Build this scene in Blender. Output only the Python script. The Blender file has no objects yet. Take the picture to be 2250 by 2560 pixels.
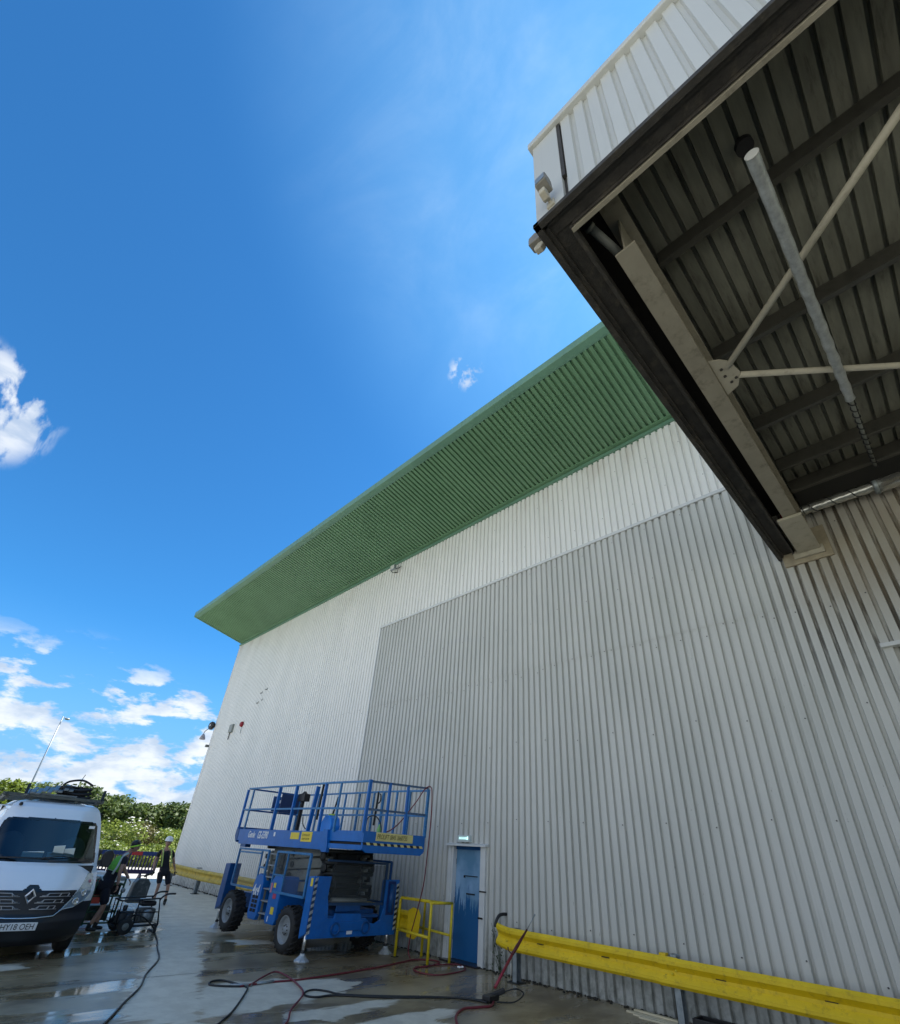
import bpy, bmesh, math, random
from mathutils import Vector, Matrix
random.seed(7)
C = bpy.data.collections.new('scene'); bpy.context.scene.collection.children.link(C)
S = bpy.context.scene
R = math.radians
# ------------------------------------------------------------------ camera
cd = bpy.data.cameras.new('camera'); cam = bpy.data.objects.new('camera', cd); C.objects.link(cam)
cd.sensor_fit = 'HORIZONTAL'; cd.sensor_width = 36.0; cd.lens = 36.0*1194.79/2250
cd.shift_x = (1125-1154.93)/2250; cd.shift_y = (1415.83-1280)/2250
cd.clip_start = 0.05; cd.clip_end = 3000
cam.matrix_world = Matrix(((0.71571534, 0.32627125, 0.61749383, 0), (0.69623874, -0.40271164, -0.59420111, 0), (0.05480122, 0.85520197, -0.51538958, 1.95), (0, 0, 0, 1)))
S.camera = cam
# ------------------------------------------------------------------ light
SUN_EL, SUN_AZ = R(57), R(12)
sl = bpy.data.lights.new('sun', 'SUN'); sl.energy = 4.2; sl.angle = R(0.53); sl.color = (1.0, 0.955, 0.89)
so = bpy.data.objects.new('sun', sl); C.objects.link(so)
so.rotation_euler = Vector((math.sin(SUN_AZ)*math.cos(SUN_EL), math.cos(SUN_AZ)*math.cos(SUN_EL), math.sin(SUN_EL))).to_track_quat('Z', 'Y').to_euler()
so.location = (0, 0, 60)
S.view_settings.view_transform = 'Standard'; S.view_settings.look = 'None'; S.view_settings.gamma = 1
S.view_settings.exposure = 1.2

def sky_world():
    w = bpy.data.worlds.new('World'); S.world = w; w.use_nodes = True
    nt = w.node_tree; N = nt.nodes; L = nt.links; N.clear()
    out = N.new('ShaderNodeOutputWorld'); bg = N.new('ShaderNodeBackground'); L.new(bg.outputs[0], out.inputs[0])
    sk = N.new('ShaderNodeTexSky'); sk.sky_type = 'NISHITA'; sk.sun_disc = False
    sk.sun_elevation = SUN_EL; sk.sun_rotation = SUN_AZ; sk.air_density = 1.0; sk.dust_density = 0.35; sk.ozone_density = 2.2; sk.altitude = 60
    hs = N.new('ShaderNodeHueSaturation'); hs.inputs['Saturation'].default_value = 1.0; hs.inputs['Value'].default_value = 1.0
    L.new(sk.outputs[0], hs.inputs['Color'])
    tint = N.new('ShaderNodeMixRGB'); tint.blend_type = 'MULTIPLY'; tint.inputs[0].default_value = 1; L.new(hs.outputs[0], tint.inputs[1]); tint.inputs[2].default_value = (.28, .84, 1.22, 1)
    tc = N.new('ShaderNodeTexCoord'); sep = N.new('ShaderNodeSeparateXYZ'); L.new(tc.outputs['Generated'], sep.inputs[0])
    def M(op, a, b=None, c=None, clamp=False):
        n = N.new('ShaderNodeMath'); n.operation = op; n.use_clamp = clamp
        for i, v in enumerate((a, b, c)):
            if v is None: continue
            if isinstance(v, (int, float)): n.inputs[i].default_value = v
            else: L.new(v, n.inputs[i])
        return n.outputs[0]
    def SM(v, lo, hi):
        n = N.new('ShaderNodeMapRange'); n.interpolation_type = 'SMOOTHSTEP'
        L.new(v, n.inputs[0]); n.inputs[1].default_value = lo; n.inputs[2].default_value = hi
        return n.outputs[0]
    def noise(scale, detail, sc, rough=0.55, rot=(0, 0, 0), loc=(0, 0, 0), dist=0.0):
        mp = N.new('ShaderNodeMapping'); mp.inputs['Scale'].default_value = sc; mp.inputs['Rotation'].default_value = rot; mp.inputs['Location'].default_value = loc
        L.new(tc.outputs['Generated'], mp.inputs[0])
        n = N.new('ShaderNodeTexNoise'); n.inputs['Scale'].default_value = scale; n.inputs['Detail'].default_value = detail
        n.inputs['Roughness'].default_value = rough; n.inputs['Distortion'].default_value = dist
        L.new(mp.outputs[0], n.inputs['Vector']); return n.outputs[0]
    def near(d, lo, hi):
        v = N.new('ShaderNodeVectorMath'); v.operation = 'DOT_PRODUCT'; L.new(tc.outputs['Generated'], v.inputs[0])
        v.inputs[1].default_value = Vector(d).normalized(); return SM(v.outputs['Value'], lo, hi)
    z = sep.outputs['Z']; y = sep.outputs['Y']
    # cumulus low above the horizon
    n1 = noise(10.5, 9, (1, 1, 2.6), 0.58, loc=(0.3, 1.75, 0.42), dist=0.1)
    low = M('SUBTRACT', 1.0, SM(z, 0.20, 0.29))
    thr = M('MULTIPLY_ADD', z, 0.62, 0.352)
    c1 = M('MULTIPLY', SM(M('SUBTRACT', n1, thr), 0.0, 0.10), low)
    # wisps at fixed directions
    n2 = noise(13, 8, (1, 1.9, 1), 0.55, rot=(0.5, 0.2, 0.6), dist=0.2)
    m2 = M('MAXIMUM', near((-.84, -.165, .52), .9950, .9985), near((-.525, -.355, .775), .9975, .9996))
    c2 = M('MULTIPLY', SM(n2, 0.50, 0.62), m2)
    m3 = near((-.444, .404, .80), .9992, .99995)
    c3 = M('MULTIPLY', M('MULTIPLY', SM(noise(40, 5, (1, 1, 1)), 0.46, 0.62), m3), 0.75)
    # thin high veil towards the sun
    n4 = noise(3.2, 6, (1, 1.6, 1), 0.6, rot=(0.2, 0.4, 0.3), dist=0.8)
    c4 = M('MULTIPLY', M('MULTIPLY', SM(n4, 0.35, 0.85), near((-.06, .26, .965), .86, .995)), 0.16)
    # unseen broken cloud added behind the photographer to brighten the shaded wall
    n5 = noise(2.6, 8, (1, 1, 1.3), 0.58, dist=0.2)
    c5 = M('MULTIPLY', SM(n5, 0.34, 0.52), M('SUBTRACT', 1.0, SM(y, -0.55, -0.36)))
    cl = M('MAXIMUM', M('MAXIMUM', c1, M('MULTIPLY', c2, 0.9)), M('MAXIMUM', c3, M('MAXIMUM', c4, c5)))
    shade = noise(10.5, 5, (1, 1, 2.6), 0.55, loc=(0.3, 1.75, 0.475), dist=0.1)
    cc = N.new('ShaderNodeMixRGB'); cc.inputs[1].default_value = (3.5, 4.2, 5.2, 1); cc.inputs[2].default_value = (5.9, 6.15, 6.4, 1)
    L.new(SM(shade, 0.36, 0.60), cc.inputs[0])
    mix = N.new('ShaderNodeMixRGB'); L.new(M('MULTIPLY', cl, 0.93, clamp=True), mix.inputs[0]); glow = N.new('ShaderNodeMixRGB'); L.new(M('MULTIPLY', M('MULTIPLY', near((.05, .42, .90), .72, 1.0), M('ADD', .55, M('MULTIPLY', n4, .6))), .46), glow.inputs[0]); L.new(tint.outputs[0], glow.inputs[1]); glow.inputs[2].default_value = (1.9, 4.8, 8.2, 1)
    hz = N.new('ShaderNodeMixRGB'); L.new(M('SUBTRACT', 1.0, SM(z, -0.02, 0.34)), hz.inputs[0]); L.new(glow.outputs[0], hz.inputs[1]); hz.inputs[2].default_value = (1.6, 3.3, 5.9, 1); L.new(hz.outputs[0], mix.inputs[1]); L.new(cc.outputs[0], mix.inputs[2])
    L.new(mix.outputs[0], bg.inputs[0]); bg.inputs[1].default_value = 0.075
sky_world()
# ------------------------------------------------------------------ helpers
WLOC = {}
def gz(x): return 0.012*max(0.0, min(-x, 34)-14.0)
class MB:
    def __init__(s): s.v = []; s.f = []; s.m = []; s.sm = []; s.cur = 0
    def mi(s, i): s.cur = i; return s
    def face(s, idx, smooth=False): s.f.append(idx); s.m.append(s.cur); s.sm.append(smooth)
    def poly(s, pts, smooth=False):
        n = len(s.v); s.v += [tuple(p) for p in pts]; s.face(list(range(n, n+len(pts))), smooth)
    def box(s, a, b):
        x0, x1 = sorted((a[0], b[0])); y0, y1 = sorted((a[1], b[1])); z0, z1 = sorted((a[2], b[2])); n = len(s.v)
        s.v += [(x0,y0,z0),(x1,y0,z0),(x1,y1,z0),(x0,y1,z0),(x0,y0,z1),(x1,y0,z1),(x1,y1,z1),(x0,y1,z1)]
        for q in ((3,2,1,0),(4,5,6,7),(0,1,5,4),(1,2,6,5),(2,3,7,6),(3,0,4,7)): s.face([n+i for i in q])
        return s
    def bar(s, a, b, w, h=None, up=(0, 0, 1)):
        h = h or w; a = Vector(a); b = Vector(b); d = (b-a).normalized(); u = Vector(up)
        if abs(d.dot(u)) > .98: u = Vector((1, 0, 0))
        x = d.cross(u).normalized()*w/2; y = x.cross(d).normalized()*h/2; n = len(s.v)
        for p in (a, b): s.v += [tuple(p-x-y), tuple(p+x-y), tuple(p+x+y), tuple(p-x+y)]
        for q in ((3,2,1,0),(4,5,6,7),(0,1,5,4),(1,2,6,5),(2,3,7,6),(3,0,4,7)): s.face([n+i for i in q])
        return s
    def tube(s, pts, r, n=10, cap=True, closed=False):
        pts = [Vector(p) for p in pts]; rs = r if isinstance(r, (list, tuple)) else [r]*len(pts)
        prev = None; base = len(s.v); K = len(pts)
        for i, p in enumerate(pts):
            if closed: d = (pts[(i+1) % K]-pts[i-1])
            else: d = (pts[min(i+1, K-1)]-pts[max(i-1, 0)])
            d.normalize()
            if prev is None:
                u = Vector((0, 0, 1)) if abs(d.z) < .9 else Vector((1, 0, 0)); x = d.cross(u).normalized()
            else:
                x = prev-d*prev.dot(d); x.normalize()
            prev = x; y = d.cross(x)
            for k in range(n):
                a = 2*math.pi*k/n; s.v.append(tuple(p+(x*math.cos(a)+y*math.sin(a))*rs[i]))
        for i in range(K if closed else K-1):
            i2 = (i+1) % K
            for k in range(n):
                s.face([base+i*n+k, base+i*n+(k+1) % n, base+i2*n+(k+1) % n, base+i2*n+k], True)
        if cap and not closed:
            s.face([base+k for k in range(n)][::-1]); s.face([base+(K-1)*n+k for k in range(n)])
        return s
    def cyl(s, a, b, r, n=20): return s.tube([a, b], r, n)
    def lathe(s, c, axis, prof, n=28, smooth=True):
        c = Vector(c); ax = Vector(axis).normalized(); u = Vector((0, 0, 1)) if abs(ax.z) < .9 else Vector((1, 0, 0))
        x = ax.cross(u).normalized(); y = ax.cross(x); base = len(s.v)
        for (r, h) in prof:
            for k in range(n):
                a = 2*math.pi*k/n; s.v.append(tuple(c+ax*h+(x*math.cos(a)+y*math.sin(a))*max(r, 1e-4)))
        for i in range(len(prof)-1):
            for k in range(n): s.face([base+i*n+k, base+i*n+(k+1) % n, base+(i+1)*n+(k+1) % n, base+(i+1)*n+k], smooth)
        s.face([base+k for k in range(n)][::-1]); s.face([base+(len(prof)-1)*n+k for k in range(n)])
        return s
    def prism(s, pts, ax, t0, t1):
        """polygon in the two other axes, extruded along axis ax from t0 to t1"""
        def P(p, t):
            q = list(p); q.insert(ax, t); return tuple(q)
        n = len(s.v); k = len(pts)
        s.v += [P(p, t0) for p in pts]+[P(p, t1) for p in pts]
        s.face([n+i for i in range(k)][::-1]); s.face([n+k+i for i in range(k)])
        for i in range(k): s.face([n+i, n+(i+1) % k, n+k+(i+1) % k, n+k+i])
        return s
    def add(s, me, mat=None):
        n = len(s.v); mat = mat or Matrix()
        s.v += [tuple(mat @ v.co) for v in me.vertices]
        for p in me.polygons: s.face([n+i for i in p.vertices], p.use_smooth)
        return s
    def ell(s, c, r, n=12, m=8, rot=None):
        base = len(s.v); c = Vector(c)
        for i in range(m+1):
            th = math.pi*i/m
            for k in range(n):
                a = 2*math.pi*k/n; p = Vector((r[0]*math.sin(th)*math.cos(a), r[1]*math.sin(th)*math.sin(a), r[2]*math.cos(th)))
                if rot: p = rot @ p
                s.v.append(tuple(c+p))
        for i in range(m):
            for k in range(n): s.face([base+i*n+k, base+(i+1)*n+k, base+(i+1)*n+(k+1) % n, base+i*n+(k+1) % n], True)
        return s
    def build(s, name, mat, parent=None, local=False, bevel=0.0, fix=True, loc=None, thing=None):
        me = bpy.data.meshes.new(name); off = Vector((0, 0, 0))
        if parent is not None and not local: off = Vector(WLOC[parent.name])
        if loc is not None: off = Vector(loc)
        me.from_pydata([tuple(Vector(v)-off) for v in s.v], [], s.f)
        for i, p in enumerate(me.polygons): p.material_index = s.m[i]; p.use_smooth = s.sm[i]
        for m_ in (mat if isinstance(mat, (list, tuple)) else [mat]): me.materials.append(m_)
        if fix:
            bm = bmesh.new(); bm.from_mesh(me); bmesh.ops.recalc_face_normals(bm, faces=bm.faces); bm.to_mesh(me); bm.free()
        o = bpy.data.objects.new(name, me); C.objects.link(o)
        if parent is not None: o.parent = parent; WLOC[o.name] = WLOC[parent.name] if not local else (0, 0, 0)
        else:
            if loc is not None: o.location = loc
            WLOC[o.name] = tuple(off)
        if bevel:
            b = o.modifiers.new('bevel', 'BEVEL'); b.width = bevel; b.segments = 2; b.limit_method = 'ANGLE'; b.angle_limit = R(40)
        if thing: tag(o, *thing)
        return o
def tag(o, label, cat, group=None):
    o['label'] = label; o['category'] = cat
    if group: o['group'] = group
    return o
def thing(name, loc, label, cat, group=None, rz=0.0):
    o = bpy.data.objects.new(name, None); C.objects.link(o); o.location = loc; o.rotation_euler = (0, 0, rz); o.empty_display_size = .2
    WLOC[o.name] = tuple(loc); return tag(o, label, cat, group)
def struct(o, k='structure'): o['kind'] = k; return o
def dup(root, loc, label, group=None, rz=None):
    r = root.copy(); C.objects.link(r); r.location = loc; r['label'] = label
    if rz is not None: r.rotation_euler = (0, 0, rz)
    if group: r['group'] = group
    for ch in root.children:
        c = ch.copy(); C.objects.link(c); c.parent = r
        for g in ch.children:
            d = g.copy(); C.objects.link(d); d.parent = c
    return r
def smooth(pts, k=6, closed=False):
    P = [Vector(p) for p in pts]; n = len(P); out = []
    for i in range(n if closed else n-1):
        p0 = P[(i-1) % n] if closed or i > 0 else P[0]; p1 = P[i]; p2 = P[(i+1) % n]
        p3 = P[(i+2) % n] if closed or i+2 < n else P[-1]
        for j in range(k):
            t = j/k
            out.append(0.5*((2*p1)+(-p0+p2)*t+(2*p0-5*p1+4*p2-p3)*t*t+(-p0+3*p1-3*p2+p3)*t**3))
    if not closed: out.append(P[-1])
    return out
# ------------------------------------------------------------------ materials
def mat(name, col, rough=.5, metal=0.0, var=0.0, vscale=3.0, bump=0.0, bscale=40, dirt=None, dscale=2.0, damt=.5, coat=0.0, spec=.5, vstretch=(1, 1, 1), rvar=0.0):
    m = bpy.data.materials.new(name); m.use_nodes = True; nt = m.node_tree; N = nt.nodes; L = nt.links
    b = N['Principled BSDF']; b.inputs['Roughness'].default_value = rough; b.inputs['Metallic'].default_value = metal
    b.inputs['Specular IOR Level'].default_value = spec; b.inputs['Coat Weight'].default_value = coat
    b.inputs['Base Color'].default_value = (*col, 1)
    tc = N.new('ShaderNodeTexCoord'); mp = N.new('ShaderNodeMapping'); mp.inputs['Scale'].default_value = vstretch; L.new(tc.outputs['Object'], mp.inputs[0])
    cur = None
    if var:
        n = N.new('ShaderNodeTexNoise'); n.inputs['Scale'].default_value = vscale; n.inputs['Detail'].default_value = 6; n.inputs['Roughness'].default_value = .65; L.new(mp.outputs[0], n.inputs['Vector'])
        r = N.new('ShaderNodeMapRange'); L.new(n.outputs[0], r.inputs[0]); r.inputs[1].default_value = .3; r.inputs[2].default_value = .7; r.inputs[3].default_value = 1-var; r.inputs[4].default_value = 1+var*.6
        mm = N.new('ShaderNodeVectorMath'); mm.operation = 'SCALE'; mm.inputs[0].default_value = col; L.new(r.outputs[0], mm.inputs['Scale']); cur = mm.outputs[0]
        if rvar:
            rr = N.new('ShaderNodeMapRange'); L.new(n.outputs[0], rr.inputs[0]); rr.inputs[1].default_value = .3; rr.inputs[2].default_value = .7; rr.inputs[3].default_value = max(.02, rough-rvar); rr.inputs[4].default_value = min(1, rough+rvar)
            L.new(rr.outputs[0], b.inputs['Roughness'])
    if dirt:
        n = N.new('ShaderNodeTexNoise'); n.inputs['Scale'].default_value = dscale; n.inputs['Detail'].default_value = 9; n.inputs['Roughness'].default_value = .72; L.new(mp.outputs[0], n.inputs['Vector'])
        r = N.new('ShaderNodeMapRange'); r.interpolation_type = 'SMOOTHSTEP'; L.new(n.outputs[0], r.inputs[0]); r.inputs[1].default_value = .5; r.inputs[2].default_value = .72; r.inputs[4].default_value = damt
        mx = N.new('ShaderNodeMixRGB'); L.new(r.outputs[0], mx.inputs[0]); mx.inputs[2].default_value = (*dirt, 1)
        if cur: L.new(cur, mx.inputs[1])
        else: mx.inputs[1].default_value = (*col, 1)
        cur = mx.outputs[0]
    if cur: L.new(cur, b.inputs['Base Color'])
    if bump:
        n = N.new('ShaderNodeTexNoise'); n.inputs['Scale'].default_value = bscale; n.inputs['Detail'].default_value = 4; L.new(tc.outputs['Object'], n.inputs['Vector'])
        bp = N.new('ShaderNodeBump'); bp.inputs['Strength'].default_value = bump; bp.inputs['Distance'].default_value = .01; L.new(n.outputs[0], bp.inputs['Height']); L.new(bp.outputs[0], b.inputs['Normal'])
    return m
def leafmat(name, c1, c2, tr=.25):
    m = bpy.data.materials.new(name); m.use_nodes = True; nt = m.node_tree; N = nt.nodes; L = nt.links
    b = N['Principled BSDF']; b.inputs['Roughness'].default_value = .55
    g = N.new('ShaderNodeNewGeometry'); tc = N.new('ShaderNodeTexCoord')
    n = N.new('ShaderNodeTexNoise'); n.inputs['Scale'].default_value = 1.1; n.inputs['Detail'].default_value = 4; L.new(tc.outputs['Object'], n.inputs['Vector'])
    a = N.new('ShaderNodeMath'); a.operation = 'MULTIPLY_ADD'; L.new(g.outputs['Random Per Island'], a.inputs[0]); a.inputs[1].default_value = .55; L.new(n.outputs[0], a.inputs[2])
    r = N.new('ShaderNodeMapRange'); L.new(a.outputs[0], r.inputs[0]); r.inputs[1].default_value = .35; r.inputs[2].default_value = 1.15
    mx = N.new('ShaderNodeMixRGB'); L.new(r.outputs[0], mx.inputs[0]); mx.inputs[1].default_value = (*c1, 1); mx.inputs[2].default_value = (*c2, 1); L.new(mx.outputs[0], b.inputs['Base Color'])
    t = N.new('ShaderNodeBsdfTranslucent'); L.new(mx.outputs[0], t.inputs[0]); ms = N.new('ShaderNodeMixShader'); ms.inputs[0].default_value = tr
    L.new(b.outputs[0], ms.inputs[1]); L.new(t.outputs[0], ms.inputs[2]); L.new(ms.outputs[0], N['Material Output'].inputs[0])
    return m
STEEL = mat('galvanised_steel', (.30, .34, .36), .45, .6, .25, 12, dirt=(.10, .10, .09), dscale=8, damt=.4)
DARKST = mat('dirty_dark_steel', (.035, .032, .028), .75, 0, .5, 6, .5, 60, dirt=(.10, .085, .06), dscale=7, damt=.6)
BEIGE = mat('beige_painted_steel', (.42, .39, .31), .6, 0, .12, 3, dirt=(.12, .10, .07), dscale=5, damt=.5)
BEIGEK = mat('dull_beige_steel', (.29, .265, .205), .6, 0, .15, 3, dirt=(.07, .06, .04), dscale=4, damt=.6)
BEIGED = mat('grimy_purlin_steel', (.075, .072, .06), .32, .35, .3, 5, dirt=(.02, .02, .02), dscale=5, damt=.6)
BLUE = mat('lift_blue_paint', (.001, .125, .46), .38, 0, .16, 5, dirt=(.04, .17, .36), dscale=15, damt=.5)
BLUEL = mat('worn_light_blue_paint', (.02, .17, .40), .45, 0, .3, 16, dirt=(.30, .36, .44), dscale=24, damt=.6)
BLUED = mat('lift_deep_blue_paint', (.002, .075, .26), .45, 0, .2, 4, dirt=(.01, .03, .08), dscale=6, damt=.6)
SCIS = mat('scissor_grey_paint', (.19, .20, .18), .55, 0, .2, 3, dirt=(.04, .04, .035), dscale=4, damt=.6)
SCISD = mat('greasy_dark_steel', (.022, .025, .025), .5, .2, .3, 7)
RUB = mat('tyre_rubber', (.018, .018, .018), .75, 0, .25, 9, .3, 50, dirt=(.07, .065, .055), dscale=6, damt=.4)
RIM = mat('grey_wheel_rim', (.25, .28, .30), .5, 0, .15, 6, dirt=(.12, .11, .10), dscale=9, damt=.5)
CHROME = mat('bright_jack_rod', (.75, .75, .72), .25, .85, .1, 20)
PADM = mat('worn_jack_pad', (.50, .53, .54), .45, .4, .35, 20)
YEL = mat('yellow_paint', (.78, .55, .008), .48, 0, .12, 3, dirt=(.25, .15, .02), dscale=9, damt=.5, bump=.15, bscale=14)
YELR = mat('yellow_rail_paint', (.72, .56, .02), .5, 0, .15, 5, dirt=(.16, .10, .02), dscale=14, damt=.6)
YSTK = mat('yellow_sticker', (.75, .58, .05), .5, 0, .1, 20)
CREAM = mat('cream_sign', (.68, .60, .24), .5, 0, .1, 12)
SIGNT = mat('faded_sign_lettering', (.22, .19, .06), .6)
WHT = mat('white_lettering', (.80, .82, .84), .5)
BLK = mat('black_plastic', (.012, .012, .014), .45, 0, .2, 8)
BLKM = mat('matt_black', (.01, .01, .011), .8)
REDM = mat('red_plastic', (.55, .03, .02), .4)
VANW = mat('white_van_paint', (.72, .75, .78), .22, 0, .03, 2, coat=.6)
BUMP = mat('black_bumper_plastic', (.010, .012, .016), .42, 0, .15, 12)
GREY = mat('grey_trim', (.36, .37, .38), .35, .5)
HOSER = mat('red_hose', (.16, .018, .03), .5, 0, .2, 8)
HOSEB = mat('black_hose', (.012, .014, .016), .5)
WOOD = mat('pale_split_wood', (.62, .56, .40), .7, 0, .2, 6, vstretch=(1, 8, 8))
SKIN = mat('skin', (.42, .24, .17), .55)
NAVY = mat('black_workwear', (.012, .013, .022), .85, 0, .2, 20)
HIVIS = mat('hi_vis_yellow', (.42, .80, .06), .6)
REFL = mat('reflective_tape', (.62, .66, .62), .4)
GREENP = mat('lime_hi_vis', (.16, .50, .06), .7, 0, .2, 9)
HELM = mat('white_hard_hat', (.80, .82, .84), .3)
HAIR = mat('dark_hair', (.02, .014, .01), .7)
def glassmat():
    m = bpy.data.materials.new('windscreen_glass'); m.use_nodes = True; N = m.node_tree.nodes; L = m.node_tree.links
    N.remove(N['Principled BSDF']); g = N.new('ShaderNodeBsdfGlossy'); g.inputs['Roughness'].default_value = .03; g.inputs[0].default_value = (.75, .9, 1, 1)
    t = N.new('ShaderNodeBsdfTransparent'); t.inputs[0].default_value = (.62, .74, .74, 1); fr = N.new('ShaderNodeFresnel'); fr.inputs[0].default_value = 1.65
    mx = N.new('ShaderNodeMixShader'); L.new(fr.outputs[0], mx.inputs[0]); L.new(t.outputs[0], mx.inputs[1]); L.new(g.outputs[0], mx.inputs[2]); L.new(mx.outputs[0], N['Material Output'].inputs[0]); return m
GLASS = glassmat()
def wetground():
    m = bpy.data.materials.new('wet_concrete'); m.use_nodes = True; nt = m.node_tree; N = nt.nodes; L = nt.links; b = N['Principled BSDF']
    tc = N.new('ShaderNodeTexCoord'); at = N.new('ShaderNodeAttribute'); at.attribute_name = 'wet'
    def nz(s, d=6, r=.6, sc=(1, 1, 1), dist=0):
        mp = N.new('ShaderNodeMapping'); mp.inputs['Scale'].default_value = sc; L.new(tc.outputs['Object'], mp.inputs[0])
        n = N.new('ShaderNodeTexNoise'); n.inputs['Scale'].default_value = s; n.inputs['Detail'].default_value = d; n.inputs['Roughness'].default_value = r; n.inputs['Distortion'].default_value = dist; L.new(mp.outputs[0], n.inputs['Vector']); return n.outputs[0]
    def MR(v, a, c, lo=0., hi=1., sm=True):
        r = N.new('ShaderNodeMapRange'); r.interpolation_type = 'SMOOTHSTEP' if sm else 'LINEAR'; L.new(v, r.inputs[0])
        for i, q in zip((1, 2, 3, 4), (a, c, lo, hi)): r.inputs[i].default_value = q
        return r.outputs[0]
    def MA(op, a, c, d=None):
        n = N.new('ShaderNodeMath'); n.operation = op
        for i, q in enumerate((a, c, d)):
            if q is None: continue
            if isinstance(q, (int, float)): n.inputs[i].default_value = q
            else: L.new(q, n.inputs[i])
        return n.outputs[0]
    edge = nz(2.2, 7, .62, (1.8, .55, 1), .4)
    w = MR(MA('ADD', at.outputs['Fac'], MA('MULTIPLY', MA('SUBTRACT', edge, .5), .85)), .44, .56)
    wc = N.new('ShaderNodeMixRGB'); wc.inputs[1].default_value = (.14, .108, .062, 1); wc.inputs[2].default_value = (.32, .262, .165, 1); L.new(MR(nz(1.1, 8, .7, (1, .6, 1)), .35, .65), wc.inputs[0])
    dc = N.new('ShaderNodeMixRGB'); dc.inputs[1].default_value = (.50, .475, .395, 1); dc.inputs[2].default_value = (.62, .595, .50, 1); L.new(MR(nz(3, 9, .7), .35, .65), dc.inputs[0])
    mx = N.new('ShaderNodeMixRGB'); L.new(w, mx.inputs[0]); L.new(dc.outputs[0], mx.inputs[1]); L.new(wc.outputs[0], mx.inputs[2])
    sp = N.new('ShaderNodeTexVoronoi'); sp.inputs['Scale'].default_value = 1.6; L.new(tc.outputs['Object'], sp.inputs['Vector'])
    st = N.new('ShaderNodeMixRGB'); L.new(MR(sp.outputs['Distance'], .018, .03, .75, 0), st.inputs[0]); L.new(mx.outputs[0], st.inputs[1]); st.inputs[2].default_value = (.03, .028, .025, 1)
    L.new(st.outputs[0], b.inputs['Base Color'])
    pud = MR(nz(.9, 5, .55, (1.6, .45, 1), .3), .47, .60)
    wr = MR(pud, 0, 1, .36, .07, False)
    ro = N.new('ShaderNodeMix'); L.new(w, ro.inputs[0]); ro.inputs[2].default_value = .52; L.new(wr, ro.inputs[3]); L.new(ro.outputs[0], b.inputs['Roughness'])
    b.inputs['Specular IOR Level'].default_value = .45
    bh = MA('MULTIPLY', nz(60, 4, .7), MR(w, 0, 1, 1, .12, False))
    bh2 = MA('ADD', bh, MA('MULTIPLY', nz(2.2, 3, .5, (2.2, .6, 1)), .7))
    bp = N.new('ShaderNodeBump'); bp.inputs['Strength'].default_value = .22; bp.inputs['Distance'].default_value = .006; L.new(bh2, bp.inputs['Height']); L.new(bp.outputs[0], b.inputs['Normal'])
    return m
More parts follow.
